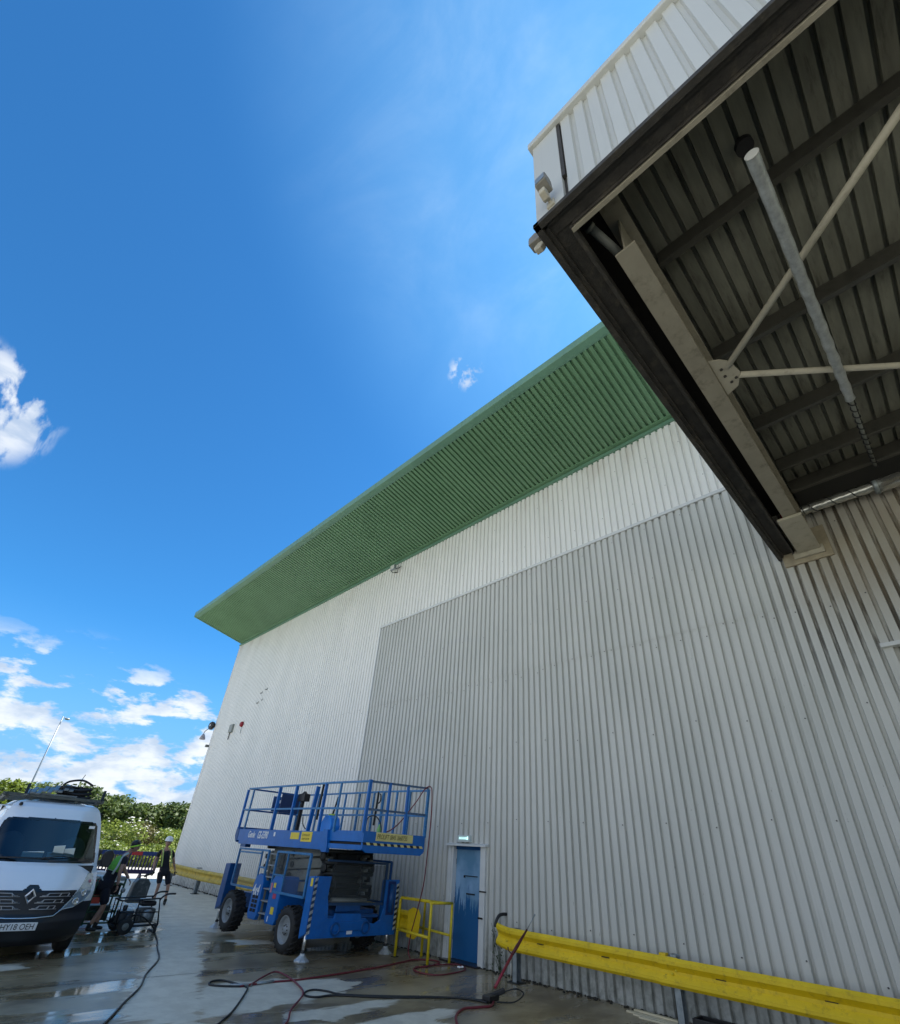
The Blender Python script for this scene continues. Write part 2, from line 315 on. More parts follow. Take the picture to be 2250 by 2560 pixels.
def cladding(name, c, c2, rough=.42, dirty=0.0, lowdirt=True, stain=None, mildew=False):
    """coated steel sheet: faint streaks down the ribs, dirt splashed up from the ground, mildew where it shows"""
    m = bpy.data.materials.new(name); m.use_nodes = True; nt = m.node_tree; N = nt.nodes; L = nt.links; b = N['Principled BSDF']
    b.inputs['Roughness'].default_value = rough; b.inputs['Metallic'].default_value = 0.0
    tc = N.new('ShaderNodeTexCoord'); ad = N.new('ShaderNodeVectorMath'); ad.inputs[1].default_value = (-12, 9.3, 0); L.new(tc.outputs['Object'], ad.inputs[0]); sp = N.new('ShaderNodeSeparateXYZ'); L.new(ad.outputs[0], sp.inputs[0])
    def nz(s, sc, d=6, r=.6):
        mp = N.new('ShaderNodeMapping'); mp.inputs['Scale'].default_value = sc; L.new(tc.outputs['Object'], mp.inputs[0])
        n = N.new('ShaderNodeTexNoise'); n.inputs['Scale'].default_value = s; n.inputs['Detail'].default_value = d; n.inputs['Roughness'].default_value = r; L.new(mp.outputs[0], n.inputs['Vector']); return n.outputs[0]
    def MR(v, a, c_, lo=0., hi=1.):
        r = N.new('ShaderNodeMapRange'); r.interpolation_type = 'SMOOTHSTEP'; L.new(v, r.inputs[0])
        for i, q in zip((1, 2, 3, 4), (a, c_, lo, hi)): r.inputs[i].default_value = q
        return r.outputs[0]
    def MU(a, c_):
        n = N.new('ShaderNodeMath'); n.operation = 'MULTIPLY'
        for i, q in enumerate((a, c_)):
            if isinstance(q, (int, float)): n.inputs[i].default_value = q
            else: L.new(q, n.inputs[i])
        return n.outputs[0]
    def MX(f, a, col):
        x = N.new('ShaderNodeMixRGB'); L.new(f, x.inputs[0]) if not isinstance(f, float) else None
        if isinstance(a, tuple): x.inputs[1].default_value = (*a, 1)
        else: L.new(a, x.inputs[1])
        x.inputs[2].default_value = (*col, 1); return x.outputs[0]
    cur = MX(MR(nz(.9, (1, 1, .35)), .3, .7), c, c2)
    cur = MX(MU(MR(nz(3.0, (3.2, 1, .10), 8, .7), .52, .75), .28+dirty), cur, tuple(k*.62 for k in c))
    if lowdirt:
        cur = MX(MU(MR(sp.outputs['Z'], .0, .9, 1, 0), MR(nz(6, (1, 1, .8), 8, .7), .35, .7, .15, .8)), cur, (.10, .11, .09))
        cur = MX(MR(nz(30, (1, 1, .35), 3, .5), .73, .76, 0, .55), cur, (.12, .12, .11))
    if mildew:
        reg = MU(MR(sp.outputs['X'], -1.9, -.9), MR(sp.outputs['Z'], 4.0, 5.2))
        val = MR(sp.outputs['Y'], 9.315, 9.345)
        cur = MX(MU(MU(reg, MR(nz(3.0, (2, 1, .2), 7, .7), .38, .56)), MU(val, .9)), cur, (.018, .016, .01))
        cur = MX(MU(MU(MR(sp.outputs['X'], -1.9, -.3), MR(sp.outputs['Z'], 4.6, 6.4)), MR(nz(1.4, (1, 1, .6)), .3, .7, .25, .6)), cur, (.30, .235, .15))
    if stain: cur = MX(MU(MR(sp.outputs['Z'], 10.2, 11.5), MR(nz(1.0, (.8, 1, .3), 8, .7), .50, .66, 0, .28)), cur, stain)
    L.new(cur, b.inputs['Base Color'])
    bp = N.new('ShaderNodeBump'); bp.inputs['Strength'].default_value = .12; bp.inputs['Distance'].default_value = .02; L.new(nz(1.5, (1, 1, .5), 3), bp.inputs['Height']); L.new(bp.outputs[0], b.inputs['Normal'])
    return m
WHITECL = cladding('white_cladding', (.77, .77, .74), (.83, .825, .795), stain=(.42, .33, .26))
GREYCL = cladding('grey_cladding', (.50, .51, .48), (.57, .575, .545), dirty=.05, mildew=True)
GREENCL = cladding('green_cladding', (.125, .245, .135), (.15, .285, .16), lowdirt=False)
GREENTR = cladding('green_trim', (.115, .235, .165), (.135, .27, .185), lowdirt=False)
CANCL = cladding('canopy_cladding', (.47, .48, .46), (.53, .54, .52), lowdirt=False, dirty=.05)
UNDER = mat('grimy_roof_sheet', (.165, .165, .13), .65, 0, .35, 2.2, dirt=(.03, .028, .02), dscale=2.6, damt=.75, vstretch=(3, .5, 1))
TRIM = mat('cladding_trim', (.62, .64, .64), .4, 0, .08, 3)
# ------------------------------------------------------------------ ground
W = 9.3
def inpoly(p, poly):
    x, y = p; c = False; j = len(poly)-1
    for i in range(len(poly)):
        xi, yi = poly[i]; xj, yj = poly[j]
        if (yi > y) != (yj > y) and x < (xj-xi)*(y-yi)/(yj-yi)+xi: c = not c
        j = i
    return c
def sdist(p, poly):
    d = 9.; n = len(poly)
    for i in range(n):
        ax, ay = poly[i]; bx, by = poly[(i+1) % n]; vx, vy = bx-ax, by-ay; t = max(0, min(1, ((p[0]-ax)*vx+(p[1]-ay)*vy)/(vx*vx+vy*vy+1e-9)))
        d = min(d, math.hypot(p[0]-ax-t*vx, p[1]-ay-t*vy))
    return -d if inpoly(p, poly) else d
DRY = [[(-9.27,4.07),(-9.45,4.29),(-9.45,5.3),(-9.23,5.7),(-8.59,6.49),(-8.31,6.12),(-8.07,5.66),(-7.86,5.04),(-7.93,4.74),(-7.87,4.35),(-7.89,3.56)],
 [(-7.51,4.62),(-7.58,5.34),(-7.41,6.35),(-7.22,6.13),(-7.18,5.49),(-6.99,4.93),(-7.19,4.55),(-7.32,4.47)],
 [(-6.74,5.07),(-6.75,5.48),(-6.72,5.92),(-6.72,6.5),(-6.52,6.74),(-6.37,6.56),(-6.3,6.04),(-6.0,6.2),(-5.4,5.4),(-6.2,4.4)],
 [(-20.3,6.9),(-20.05,8.45),(-14.8,6.1),(-11.6,4.95),(-9.43,4.1),(-9.18,4.03),(-7.73,3.5),(-8.27,2.7),(-10.62,3.6),(-14.5,5.1)],
 [(-12.3,1.9),(-12.25,2.3),(-11.86,2.35),(-11.8,1.9)],
 [(-29,6.5),(-29,9.3),(-20.,9.3),(-16,7.4),(-14.3,6.3),(-15.2,5.4),(-20,6.2)],
 [(-13.3,6.1),(-12.9,6.9),(-12.3,6.9),(-12.6,6.1)],
 [(-28.5,-2),(-28.5,7),(-20,6.5),(-20,-2)]]
def lin(a, b, n): return [a+(b-a)*i/n for i in range(n+1)]
def yard():
    xs = lin(-28.5, -14, 110)+lin(-14, -4, 170)[1:]+lin(-4, 30, 30)[1:]
    ys = lin(-40, 0, 16)+lin(0, 9.32, 130)[1:]
    v = []; wet = []
    for y in ys:
        for x in xs:
            v.append((x, y, gz(x)))
            if y < 0 or x > -3 and False: wet.append(.35); continue
            d = min(sdist((x, y), p) for p in DRY) if -29 < x < -3 else 1
            t = .5+d/.9
            wet.append(max(0, min(1, t)))
    n = len(xs); f = [(j*n+i, j*n+i+1, (j+1)*n+i+1, (j+1)*n+i) for j in range(len(ys)-1) for i in range(n-1)]
    me = bpy.data.meshes.new('yard'); me.from_pydata(v, [], f); me.materials.append(wetground())
    a = me.attributes.new('wet', 'FLOAT', 'POINT'); a.data.foreach_set('value', wet)
    o = bpy.data.objects.new('yard_paving', me); C.objects.link(o); struct(o)
yard()
struct(MB().box((-48, -40, .10), (-28.5, 60, gz(-28.5)-.006)).build('pale_roadway', mat('sunlit_concrete', (.46, .44, .40), .8, 0, .15, .7)))
g = MB(); g.poly([(-900, -900, -.08), (900, -900, -.08), (900, 900, -.08), (-900, 900, -.08)])
struct(g.build('ground', mat('rough_grass_ground', (.10, .12, .04), .9, 0, .4, .15)))
jt = MB()
for (x0, y0, x1, y1) in ((-10.62, .6, -10.22, 6.6),):
    jt.poly([(x0, y0, .004), (x0+.014, y0, .004), (x1+.014, y1, .004), (x1, y1, .004)])
for xx in (-17.1, -23.6): jt.poly([(xx, .6, gz(xx)+.006), (xx+.014, .6, gz(xx)+.006), (xx+.3, 9.1, gz(xx)+.006), (xx+.286, 9.1, gz(xx)+.006)])

struct(jt.build('paving_joint', mat('joint_filler', (.03, .028, .025), .6)))
sd = MB()
for i in range(900):
    x = random.uniform(-27, -3.2); y = W-abs(random.gauss(0, .09))-.01; s = random.uniform(.006, .035)
    c = (x, y, gz(x)+s*.3); sd.ell(c, (s, s*random.uniform(.5, 1), s*.6), 5, 3)
struct(sd.build('gutter_grit', mat('dark_grit', (.035, .032, .025), .9, 0, .5, 30)), 'stuff')
# ------------------------------------------------------------------ warehouse
PITCH = .1672
def ribs(mb, x0, x1, z0, z1, y, depth=.052, pitch=PITCH, phase=0.0, yz=None):
    """trapezoidal sheet: wide crowns at y, narrow recessed troughs at y+depth"""
    k = math.floor((x0-phase)/pitch)-1; pts = []
    while phase+k*pitch < x1+pitch:
        b = phase+k*pitch
        for u, d in ((.0, 0), (.58, 0), (.67, depth), (.88, depth), (.97, 0)): pts.append((b+u*pitch, d))
        k += 1
    q = []
    for i, (a, d) in enumerate(pts):
        if a < x0:
            if i+1 < len(pts) and pts[i+1][0] > x0:
                t = (x0-a)/(pts[i+1][0]-a); q.append((x0, d+(pts[i+1][1]-d)*t))
            continue
        if a > x1:
            t = (x1-pts[i-1][0])/(a-pts[i-1][0]); q.append((x1, pts[i-1][1]+(d-pts[i-1][1])*t)); break
        q.append((a, d))
    n = len(mb.v)
    for (a, d) in q: mb.v.append((a, y+d, z0)); mb.v.append((a, y+d, z1))
    for i in range(len(q)-1): mb.face([n+2*i, n+2*i+2, n+2*i+3, n+2*i+1])
wh = thing('warehouse', (-12, W, 0), 'tall warehouse clad in white and grey ribbed steel with a green flared eaves band', 'building')
PH = -2.034-.70*PITCH
m = MB()
ribs(m, -27.55, -13.74, gz(-20)-.1, 6.03, W, phase=PH); m.build('white_wall_cladding', WHITECL, wh, fix=False)
m = MB(); ribs(m, -27.55, -13.74, 6.0, 11.5, W-.004, phase=PH); m.build('white_wall_cladding', WHITECL, wh, fix=False)
m = MB(); ribs(m, -13.74, 9, 8.93, 11.5, W-.004, phase=PH); m.build('white_wall_cladding', WHITECL, wh, fix=False)
m = MB(); 
for a_, b_, c_ in ((-13.74, -9.42, -.05), (-9.42, -8.32, 2.14), (-8.32, -.26, -.05), (-.26, 9, 5.03)): ribs(m, a_, b_, c_, 6.03, W+.009, phase=PH)
m.build('grey_wall_cladding', GREYCL, wh, fix=False)
m = MB(); ribs(m, -13.74, 9, 6.0, 8.94, W-.002, phase=PH); m.build('grey_wall_cladding', GREYCL, wh, fix=False)
MB().box((-27.52, W+.07, 0), (-9.46, W+.2, 11.9)).box((-8.28, W+.07, -.1), (-.22, W+.2, 11.9)).box((-9.46, W+.07, 2.16), (-8.28, W+.2, 11.9)).box((-.22, W+.07, 5.05), (9, W+.2, 11.9)).build('inner_wall', mat('wall_lining', (.30, .32, .32), .8), wh)
# flashings
MB().box((-13.76, W-.03, 8.885), (9, W+.02, 8.965)).build('horizontal_flashing', TRIM, wh, bevel=.006)
MB().box((-13.78, W-.012, 0), (-13.735, W+.045, 8.93)).build('corner_flashing', TRIM, wh)
MB().box((-27.58, W-.018, .1), (-27.42, W+.02, 11.5)).box((-27.6, W-.018, .1), (-27.555, W+20, 11.5)).build('corner_flashing', WHITECL, wh)
m = MB(); m.prism([(W-.06, 11.47), (W-.06, 11.56), (W+.10, 11.60), (W+.10, 11.47)], 0, -27.6, 9); m.build('eaves_flashing', GREENTR, wh, bevel=.006)
# green flared soffit
sof = MB(); SY0, SZ0, SY1, SZ1 = W-.02, 11.60, 6.43, 12.25; SP = .1545
k = 0; prof = []
x = -27.36
while x < 9:
    for u, d in ((0, 0), (.52, 0), (.57, .062), (.90, .062), (.95, 0)): prof.append((x+u*SP, d))
    x += SP
nn = len(sof.v); L_ = math.hypot(SY0-SY1, SZ1-SZ0); ny, nz_ = (SZ1-SZ0)/L_, (SY0-SY1)/L_
for (a, d) in prof: sof.v.append((a, SY0+ny*d, SZ0+nz_*d)); sof.v.append((a, SY1+ny*d, SZ1+nz_*d))
for i in range(len(prof)-1): sof.face([nn+2*i, nn+2*i+2, nn+2*i+3, nn+2*i+1])
sof.build('ribbed_soffit', GREENCL, wh, fix=False)
MB().prism([(6.41, 12.245), (6.41, 12.475), (6.46, 12.495), (6.62, 12.495), (6.62, 12.235-.035), (6.56, 12.205)], 0, -27.42, 9).build('eaves_fascia', GREENTR, wh, bevel=.008)
MB().prism([(W-.14, 11.605), (W-.14, 11.632), (W-.02, 11.607), (W-.02, 11.585)], 0, -27.4, 9).build('soffit_trim', GREENCL, wh)
MB().prism([(6.42, 12.215), (6.42, 12.49), (W+.1, 12.49), (W+.1, 11.56), (W-.02, 11.57)], 0, -27.44, -27.37).build('gable_end_trim', GREENTR, wh)
for q in range(9): MB().box((-27.3+q*4.05, 6.404, 12.25), (-27.285+q*4.05, 6.42, 12.47)).build('fascia_joint', GREENCL, wh)
MB().box((-27.36, 6.5, 12.3), (9, 60, 12.5)).box((-27.5, W+.2, 0), (-27.3, 60, 12.3)).box((8.8, W+.2, 0), (9, 60, 12.3)).box((-27.5, 59.8, 0), (9, 60, 12.3)).build('roof_and_rear_walls', WHITECL, wh)
# screws
sc = MB()
for zz in (.9, 2.6, 4.2, 5.9, 7.3, 8.7, 9.6, 10.8):
    k = 0; x = math.ceil((-27.4-PH)/PITCH)*PITCH+PH+.3*PITCH
    while x < 0:
        if (k*7+int(zz*3)) % 5 == 0 or abs(zz-5.9) < .1 and k % 3 == 0:
            if not (-9.5 < x < -8.2 and zz < 2.3): sc.lathe((x+.02, W+.004, zz+random.uniform(-.1, .1)), (0, -1, 0), [(.011, 0), (.011, .008), (.006, .012)], 6, False)
        x += PITCH; k += 1
o = sc.build('fixing_screws', mat('screw_heads', (.10, .10, .10), .5, .4), wh); o['kind'] = 'stuff'
# door
DX0, DX1, DT = -9.30, -8.43, 2.07
ca = mat('blue_door_paint', (.012, .105, .30), .35, 0, .12, 2)
def doormat():
    m = bpy.data.materials.new('blue_door_with_washed_streaks'); m.use_nodes = True; nt = m.node_tree; N = nt.nodes; L = nt.links; b = N['Principled BSDF']; b.inputs['Roughness'].default_value = .4
    tc = N.new('ShaderNodeTexCoord'); sp = N.new('ShaderNodeSeparateXYZ'); L.new(tc.outputs['Object'], sp.inputs[0])
    mp = N.new('ShaderNodeMapping'); mp.inputs['Scale'].default_value = (1, 1, .075); L.new(tc.outputs['Object'], mp.inputs[0])
    n = N.new('ShaderNodeTexNoise'); n.inputs['Scale'].default_value = 13; n.inputs['Detail'].default_value = 6; n.inputs['Roughness'].default_value = .75; L.new(mp.outputs[0], n.inputs['Vector'])
    a = N.new('ShaderNodeMath'); a.operation = 'MULTIPLY_ADD'; L.new(n.outputs[0], a.inputs[0]); a.inputs[1].default_value = 2.4; L.new(sp.outputs['Z'], a.inputs[2])
    r = N.new('ShaderNodeMapRange'); r.interpolation_type = 'SMOOTHSTEP'; L.new(a.outputs[0], r.inputs[0]); r.inputs[1].default_value = 2.24; r.inputs[2].default_value = 2.33
    n2 = N.new('ShaderNodeTexNoise'); n2.inputs['Scale'].default_value = 2.4; n2.inputs['Detail'].default_value = 5; L.new(tc.outputs['Object'], n2.inputs['Vector'])
    r2 = N.new('ShaderNodeMapRange'); L.new(n2.outputs[0], r2.inputs[0]); r2.inputs[1].default_value = .35; r2.inputs[2].default_value = .65
    pc = N.new('ShaderNodeMixRGB'); L.new(r2.outputs[0], pc.inputs[0]); pc.inputs[1].default_value = (.10, .24, .40, 1); pc.inputs[2].default_value = (.24, .40, .60, 1)
    mx = N.new('ShaderNodeMixRGB'); L.new(r.outputs[0], mx.inputs[0]); mx.inputs[1].default_value = (.010, .105, .28, 1); L.new(pc.outputs[0], mx.inputs[2]); L.new(mx.outputs[0], b.inputs['Base Color']); return m
dr = MB().box((DX0, W+.09, .03), (DX1, W+.135, DT-.02)).build('door', doormat(), wh, bevel=.004)
MB().box((-9.03, W+.075, 1.53), (-8.61, W+.088, 1.545)).box((-9.03, W+.07, 1.50), (-8.99, W+.088, 1.545)).build('security_bar', BLKM, dr)
MB().box((-8.93, W+.07, 1.19), (-8.68, W+.088, 1.215)).build('pull_handle', BLKM, dr)
for z in (.35, 1.0, 1.75): MB().cyl((DX0-.002, W+.085, z), (DX0-.002, W+.085, z+.11), .009, 8).build('hinge', STEEL, dr)
MB().box((DX0-.16, W-.045, -.02), (DX0-.055, W+.05, 2.12)).box((DX0-.055, W-.03, -.02), (DX0-.002, W+.14, 2.12)).box((DX1+.002, W-.045, -.02), (DX1+.15, W+.05, 2.12)).box((DX1+.002, W+.05, -.02), (DX1+.05, W+.14, 2.12)).build('door_frame', TRIM, wh, bevel=.004)
MB().box((DX0-.055, W+.06, 2.05), (DX1+.002, W+.14, 2.14)).build('door_head', BLUED, wh)
MB().prism([(W-.115, 2.115), (W-.115, 2.15), (W+.01, 2.18), (W+.05, 2.18), (W+.05, 2.125)], 0, DX0-.2, DX1+.2).build('door_lintel', TRIM, wh, bevel=.003)
MB().box((DX1+.01, W-.062, 1.27), (DX1+.20, W-.046, 1.295)).build('strike_bracket', BLKM, wh)
MB().box((DX1-.01, W-.062, .80), (DX1+.12, W-.046, .83)).build('strike_bracket', BLKM, wh)
MB().box((DX0-.1, W-.2, -.03), (DX1+.1, W+.14, .028)).build('door_threshold', mat('wet_dark_threshold', (.03, .025, .03), .3, 0, .4, 9), wh)
# opening at the right
MB().box((-.33, W-.07, 4.985), (9, W+.06, 5.05)).build('opening_lintel', TRIM, wh, bevel=.004)
MB().box((-.20, W+.12, 0), (9, W+.16, 5.05)).build('sectional_door', GREYCL, wh)
MB().box((-.26, W-.004, 0), (-.2, W+.2, 5.0)).build('opening_jamb', GREYCL, wh)
# ------------------------------------------------------------------ canopy
DISC_XY = (.41, 2.90)
cn = thing('loading_canopy', (3, 5.5, 7), 'large cantilevered loading canopy with pale ribbed fascia and grimy dark underside at upper right', 'canopy')
CX, CY, CB, CT, XR = -1.20, 1.84, 6.91, 8.66, 9.0
m = MB(); ribs(m, CX+.33, XR, CB+.02, CT, CY, depth=.03, pitch=.158, phase=-.89-.7*.158); m.build('fascia_sheet', CANCL, cn, fix=False)
MB().box((CX, CY-.012, CB+.02), (CX+.30, CY+.05, CT-.02)).box((CX, CY+.05, CB+.02), (CX+.02, W-.02, CT-.02)).build('corner_sheet', CANCL, cn, bevel=.004)
MB().box((CX+.30, CY-.006, CB+.5), (CX+.335, CY+.03, CT)).build('corner_gap', DARKST, cn)
MB().box((CX-.04, CY-.055, CT-.005), (XR, CY+.32, CT+.10)).box((CX-.04, CY+.33, CT-.005), (CX+.3, W-.02, CT+.10)).build('parapet_capping', CANCL, cn, bevel=.01)
MB().box((CX+.03, CY+.10, 8.0), (XR, W-.02, 8.05)).build('roof_top', WHITECL, cn)
MB().box((CX+.02, CY+.035, CB+.1), (XR, CY+.09, CT)).build('backing_board', DARKST, cn)
# dirty edge channels seen from below
def chan(name, segs, mt): 
    mm = MB()
    for a, b in segs: mm.box(a, b)
    return mm.build(name, mt, cn, bevel=.004)
chan('front_edge_channel', [((CX-.03, CY-.03, CB-.02), (XR, CY+.03, CB+.04)), ((CX, CY+.03, CB+.02), (XR, CY+.075, CB+.1)), ((CX+.03, CY+.075, CB+.05), (XR, CY+.19, CB+.12)), ((CX+.25, CY+.19, CB+.01), (XR, CY+.205, CB+.14))], DARKST)
chan('front_eaves_purlin', [((CX+.22, CY+.215, CB-.005), (XR, CY+.26, CB+.10))], BEIGEK)
chan('side_edge_channel', [((CX-.03, CY-.03, CB-.02), (CX+.03, W-.02, CB+.04)), ((CX+.03, CY+.05, CB+.02), (CX+.07, W-.02, CB+.1)), ((CX+.07, CY+.05, CB+.06), (CX+.21, W-.02, CB+.14)), ((CX+.21, CY+.2, CB), (CX+.245, W-.02, CB+.14))], DARKST)
m = MB(); U = []; x = CX+.45; 
while x < XR:
    for u, d in ((0, 0), (.66, 0), (.70, .055), (.88, .055), (.92, 0)): U.append((x+u*.167, d))
    x += .167
nn = 0
for (a, d) in U: m.v.append((a, CY+.2, 7.78+d)); m.v.append((a, W-.01, 7.80+d))
for i in range(len(U)-1): m.face([2*i, 2*i+1, 2*i+3, 2*i+2])
m.build('roof_sheet', UNDER, cn, fix=False)
MB().box((CX+.022, CY+.1, 7.86), (XR, W-.02, 7.92)).box((CX+.022, CY+.1, CB+.15), (CX+.06, W-.03, 7.86)).build('roof_light_block', BLKM, cn)  # matt black boxes added to stop sky light leaking in under the canopy
for yy in (3.28, 4.86, 6.42, 7.57, 8.27):
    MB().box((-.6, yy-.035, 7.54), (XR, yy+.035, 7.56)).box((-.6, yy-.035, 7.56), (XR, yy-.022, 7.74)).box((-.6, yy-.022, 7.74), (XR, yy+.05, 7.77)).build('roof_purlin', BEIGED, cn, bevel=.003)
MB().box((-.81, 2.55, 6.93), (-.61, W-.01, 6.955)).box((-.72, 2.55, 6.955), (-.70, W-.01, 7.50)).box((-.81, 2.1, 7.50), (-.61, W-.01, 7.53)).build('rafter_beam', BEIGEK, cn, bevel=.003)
MB().box((-.90, 7.95, 6.88), (-.56, W-.01, 6.925)).build('rafter_haunch', BEIGE, cn, bevel=.004)
MB().box((-1.16, W-.05, 6.72), (-.42, W-.005, 7.35)).build('wall_flashing_plate', mat('stained_flashing', (.36, .31, .22), .6, 0, .3, 4), cn, bevel=.004)
MB().box((-.98, W-.11, 6.80), (-.52, W-.05, 6.95)).build('rafter_end_plate', BEIGE, cn, bevel=.004)
gp = MB().prism([(-.60, 4.30), (-.60, 4.92), (-.46, 4.86), (-.38, 4.68), (-.42, 4.46), (-.5, 4.36)], 2, 6.96, 6.975).build('gusset_plate', BEIGE, cn)
for q in ((-.53, 4.5), (-.53, 4.62), (-.5, 4.75), (-.44, 4.72)): MB().lathe((q[0], q[1], 6.96), (0, 0, -1), [(.018, 0), (.018, .012)], 6, False).build('bolt', DARKST, gp)
MB().cyl((-.47, 4.52, 6.97), (1.95, 2.60, 7.06), .036, 14).build('tube_brace', BEIGE, cn)
MB().cyl((-.40, 4.72, 6.97), (3.4, 7.75, 7.06), .036, 14).build('tube_brace', BEIGE, cn)
MB().box((-.58, 8.34, 7.57), (XR, 8.80, 7.77)).build('dark_band_box', mat('band_black', (.008, .008, .007), .7), cn)  # near-black box filling the dark band between last purlin and duct
MB().tube([(-.90, 2.28, 7.2), (-.76, 2.9, 7.2)], .042, 14).tube([(-.905, 2.26, 7.2), (-.90, 2.30, 7.2)], .052, 14).tube([(-.765, 2.88, 7.2), (-.755, 2.92, 7.2)], .052, 14).build('tube_strut', SCIS, cn)
MB().lathe((DISC_XY[0], DISC_XY[1], 7.70), (0, 0, 1), [(.075, 0), (.075, .1)], 20).build('black_disc', BLKM, cn)  # capped black cylinder making a round dark spot near the pipe end
# wrapped pipes under the canopy
PLASTIC = mat('clear_wrap', (.36, .38, .38), .28, .1, .35, 9, .8, 28)
FOIL = mat('foil_lagging', (.55, .55, .50), .24, .65, .15, 6, .5, 14)
pp = thing('plastic_wrapped_pipe', (.36, 4, 6.9), 'long pipe wrapped in clear plastic hanging below the canopy roof', 'pipe')
pts = [Vector((.365, 2.50, 6.76)), Vector((.46, 5.98, 7.00))]
prof = [pts[0]+(pts[1]-pts[0])*t/40 for t in range(41)]
MB().tube(prof, [.049+.003*math.sin(i*1.9)+.002*math.sin(i*4.3) for i in range(41)], 16, cap=False).build('plastic_sleeve', PLASTIC, pp)
MB().lathe(pts[0], (0, -1, -.07), [(.051, -.01), (.053, .0), (.045, .006)], 18).build('end_cap', mat('frosted_cap', (.5, .5, .48), .5), pp)
e0 = pts[1]; e1 = Vector((.54, 8.62, 7.63))
MB().tube([e0-(e1-e0)*.02, e1], .022, 10).build('inner_pipe', SCIS, pp)
cb = [e0+(e1-e0)*(i/140)+Vector((math.cos(i*.62), 0, math.sin(i*.62)))*.034 for i in range(141)]
MB().tube(cb, .008, 5).build('spiral_cable', HOSEB, pp)
hp = thing('foil_wrapped_duct', (2, 8.55, 7.25), 'foil wrapped duct running along the wall under the canopy with a red end cap', 'duct')
HY, HZ = 8.94, 7.55
MB().tube([(-.84+t*.05, HY, HZ+.004*math.sin(t*2.1)) for t in range(27)], [.085+.004*math.sin(t*1.7) for t in range(27)], 16).build('duct', FOIL, hp)
MB().cyl((.44, HY, HZ), (5.5, HY, HZ), .14, 20).build('large_duct', mat('bright_foil', (.66, .65, .60), .2, .8, .15, 5, .4, 12), hp)
MB().lathe((.44, HY, HZ), (1, 0, 0), [(.13, -.03), (.15, -.02), (.15, .03), (.13, .04)], 20).build('joint_collar', STEEL, hp)
MB().lathe((-.84, HY, HZ), (-1, 0, 0), [(.06, 0), (.08, .015), (.088, .07), (.07, .10)], 12).build('red_cap', REDM, hp)
cb = [(-.82+i*.0045, HY+math.cos(i*.55)*.094, HZ+math.sin(i*.55)*.094) for i in range(60)]+[(-.55+i*.0075, HY+math.cos(33+i*.16)*.093, HZ+math.sin(33+i*.16)*.093) for i in range(130)]
MB().tube(cb, .008, 5).build('wrapped_cable', HOSEB, hp)
cc = MB()
for (x, y, z) in ((.54, 8.66, 7.62),): cc.ell((x, y, z+.02), (.09, .06, .05), 8, 6).ell((x+.12, y-.02, z), (.06, .05, .04), 8, 6)
cc.build('foam_seal', mat('tan_foam', (.35, .28, .16), .9, 0, .4, 20, .6, 40), hp)
# security lights on the canopy corner
def flood(name, loc, rz, label):
    t = thing(name, loc, label, 'floodlight', 'floodlights at the canopy corner', rz)
    CR = mat('aged_cream_plastic', (.44, .41, .33), .5, 0, .2, 12) if 'aged_cream_plastic' not in bpy.data.materials else bpy.data.materials['aged_cream_plastic']
    MB().box((-.05, -.03, -.07), (.05, .01, .05)).build('wall_plate', CR, t, local=True, bevel=.006)
    MB().bar((0, -.02, 0), (.02, -.12, .03), .04, .03).build('arm', CR, t, local=True, bevel=.004)
    MB().prism([(-.19, -.03), (-.10, -.06), (-.06, -.02), (-.07, .05), (-.13, .08), (-.20, .04)], 0, -.045, .035).build('sensor', CR, t, local=True, bevel=.012)
    MB().prism([(-.24, .10), (-.09, .07), (-.07, .10), (-.10, .24), (-.15, .27), (-.24, .25)], 0, -.06, .08).build('lamp_housing', mat('aged_grey_housing', (.20, .19, .165), .5, 0, .2, 12) if 'aged_grey_housing' not in bpy.data.materials else bpy.data.materials['aged_grey_housing'], t, local=True, bevel=.008)
    MB().box((-.05, -.248, .115), (.07, -.241, .235)).build('lamp_glass', STEEL, t, local=True)
    t.scale = (.78, .78, .78); return t
flood('floodlight', (-1.03, CY-.012, 7.06), 0, 'cream floodlight on the front face of the canopy corner')
flood('floodlight', (CX-.002, 2.02, 6.98), -math.pi/2, 'cream floodlight poking out from the side of the canopy corner')
# ------------------------------------------------------------------ things fixed to the warehouse wall
ex = thing('exit_light', (-8.95, W-.03, 2.26), 'small lit white exit light box above the blue door', 'light')
MB().box((-9.15, W-.075, 2.20), (-8.76, W+.01, 2.335)).build('housing', mat('exit_box', (.55, .62, .62), .4), ex, bevel=.008)
em = bpy.data.materials.new('lit_exit_panel'); em.use_nodes = True; b = em.node_tree.nodes['Principled BSDF']; b.inputs['Base Color'].default_value = (.6, .8, .8, 1); b.inputs['Emission Color'].default_value = (.62, 1, .96, 1); b.inputs['Emission Strength'].default_value = .5
MB().box((-9.12, W-.079, 2.235), (-8.79, W-.074, 2.315)).build('lit_panel', mat('exit_panel', (.45, .62, .60), .4), ex)
for i in range(7): MB().box((-9.085+i*.04, W-.082, 2.25), (-9.065+i*.04, W-.0785, 2.30)).build('led', em, ex)
MB().box((-8.835, W-.082, 2.245), (-8.80, W-.0785, 2.312)).build('led', em, ex)
lt = thing('floodlight', (-13.26, W-.1, 11.22), 'grey floodlight high on the white wall just below the green eaves', 'floodlight')
MB().box((-13.36, W-.26, 11.12), (-13.10, W-.16, 11.32)).build('lamp_body', STEEL, lt, bevel=.02)
MB().box((-13.34, W-.268, 11.14), (-13.12, W-.259, 11.30)).build('lamp_glass', mat('lamp_glass', (.62, .62, .58), .2), lt)
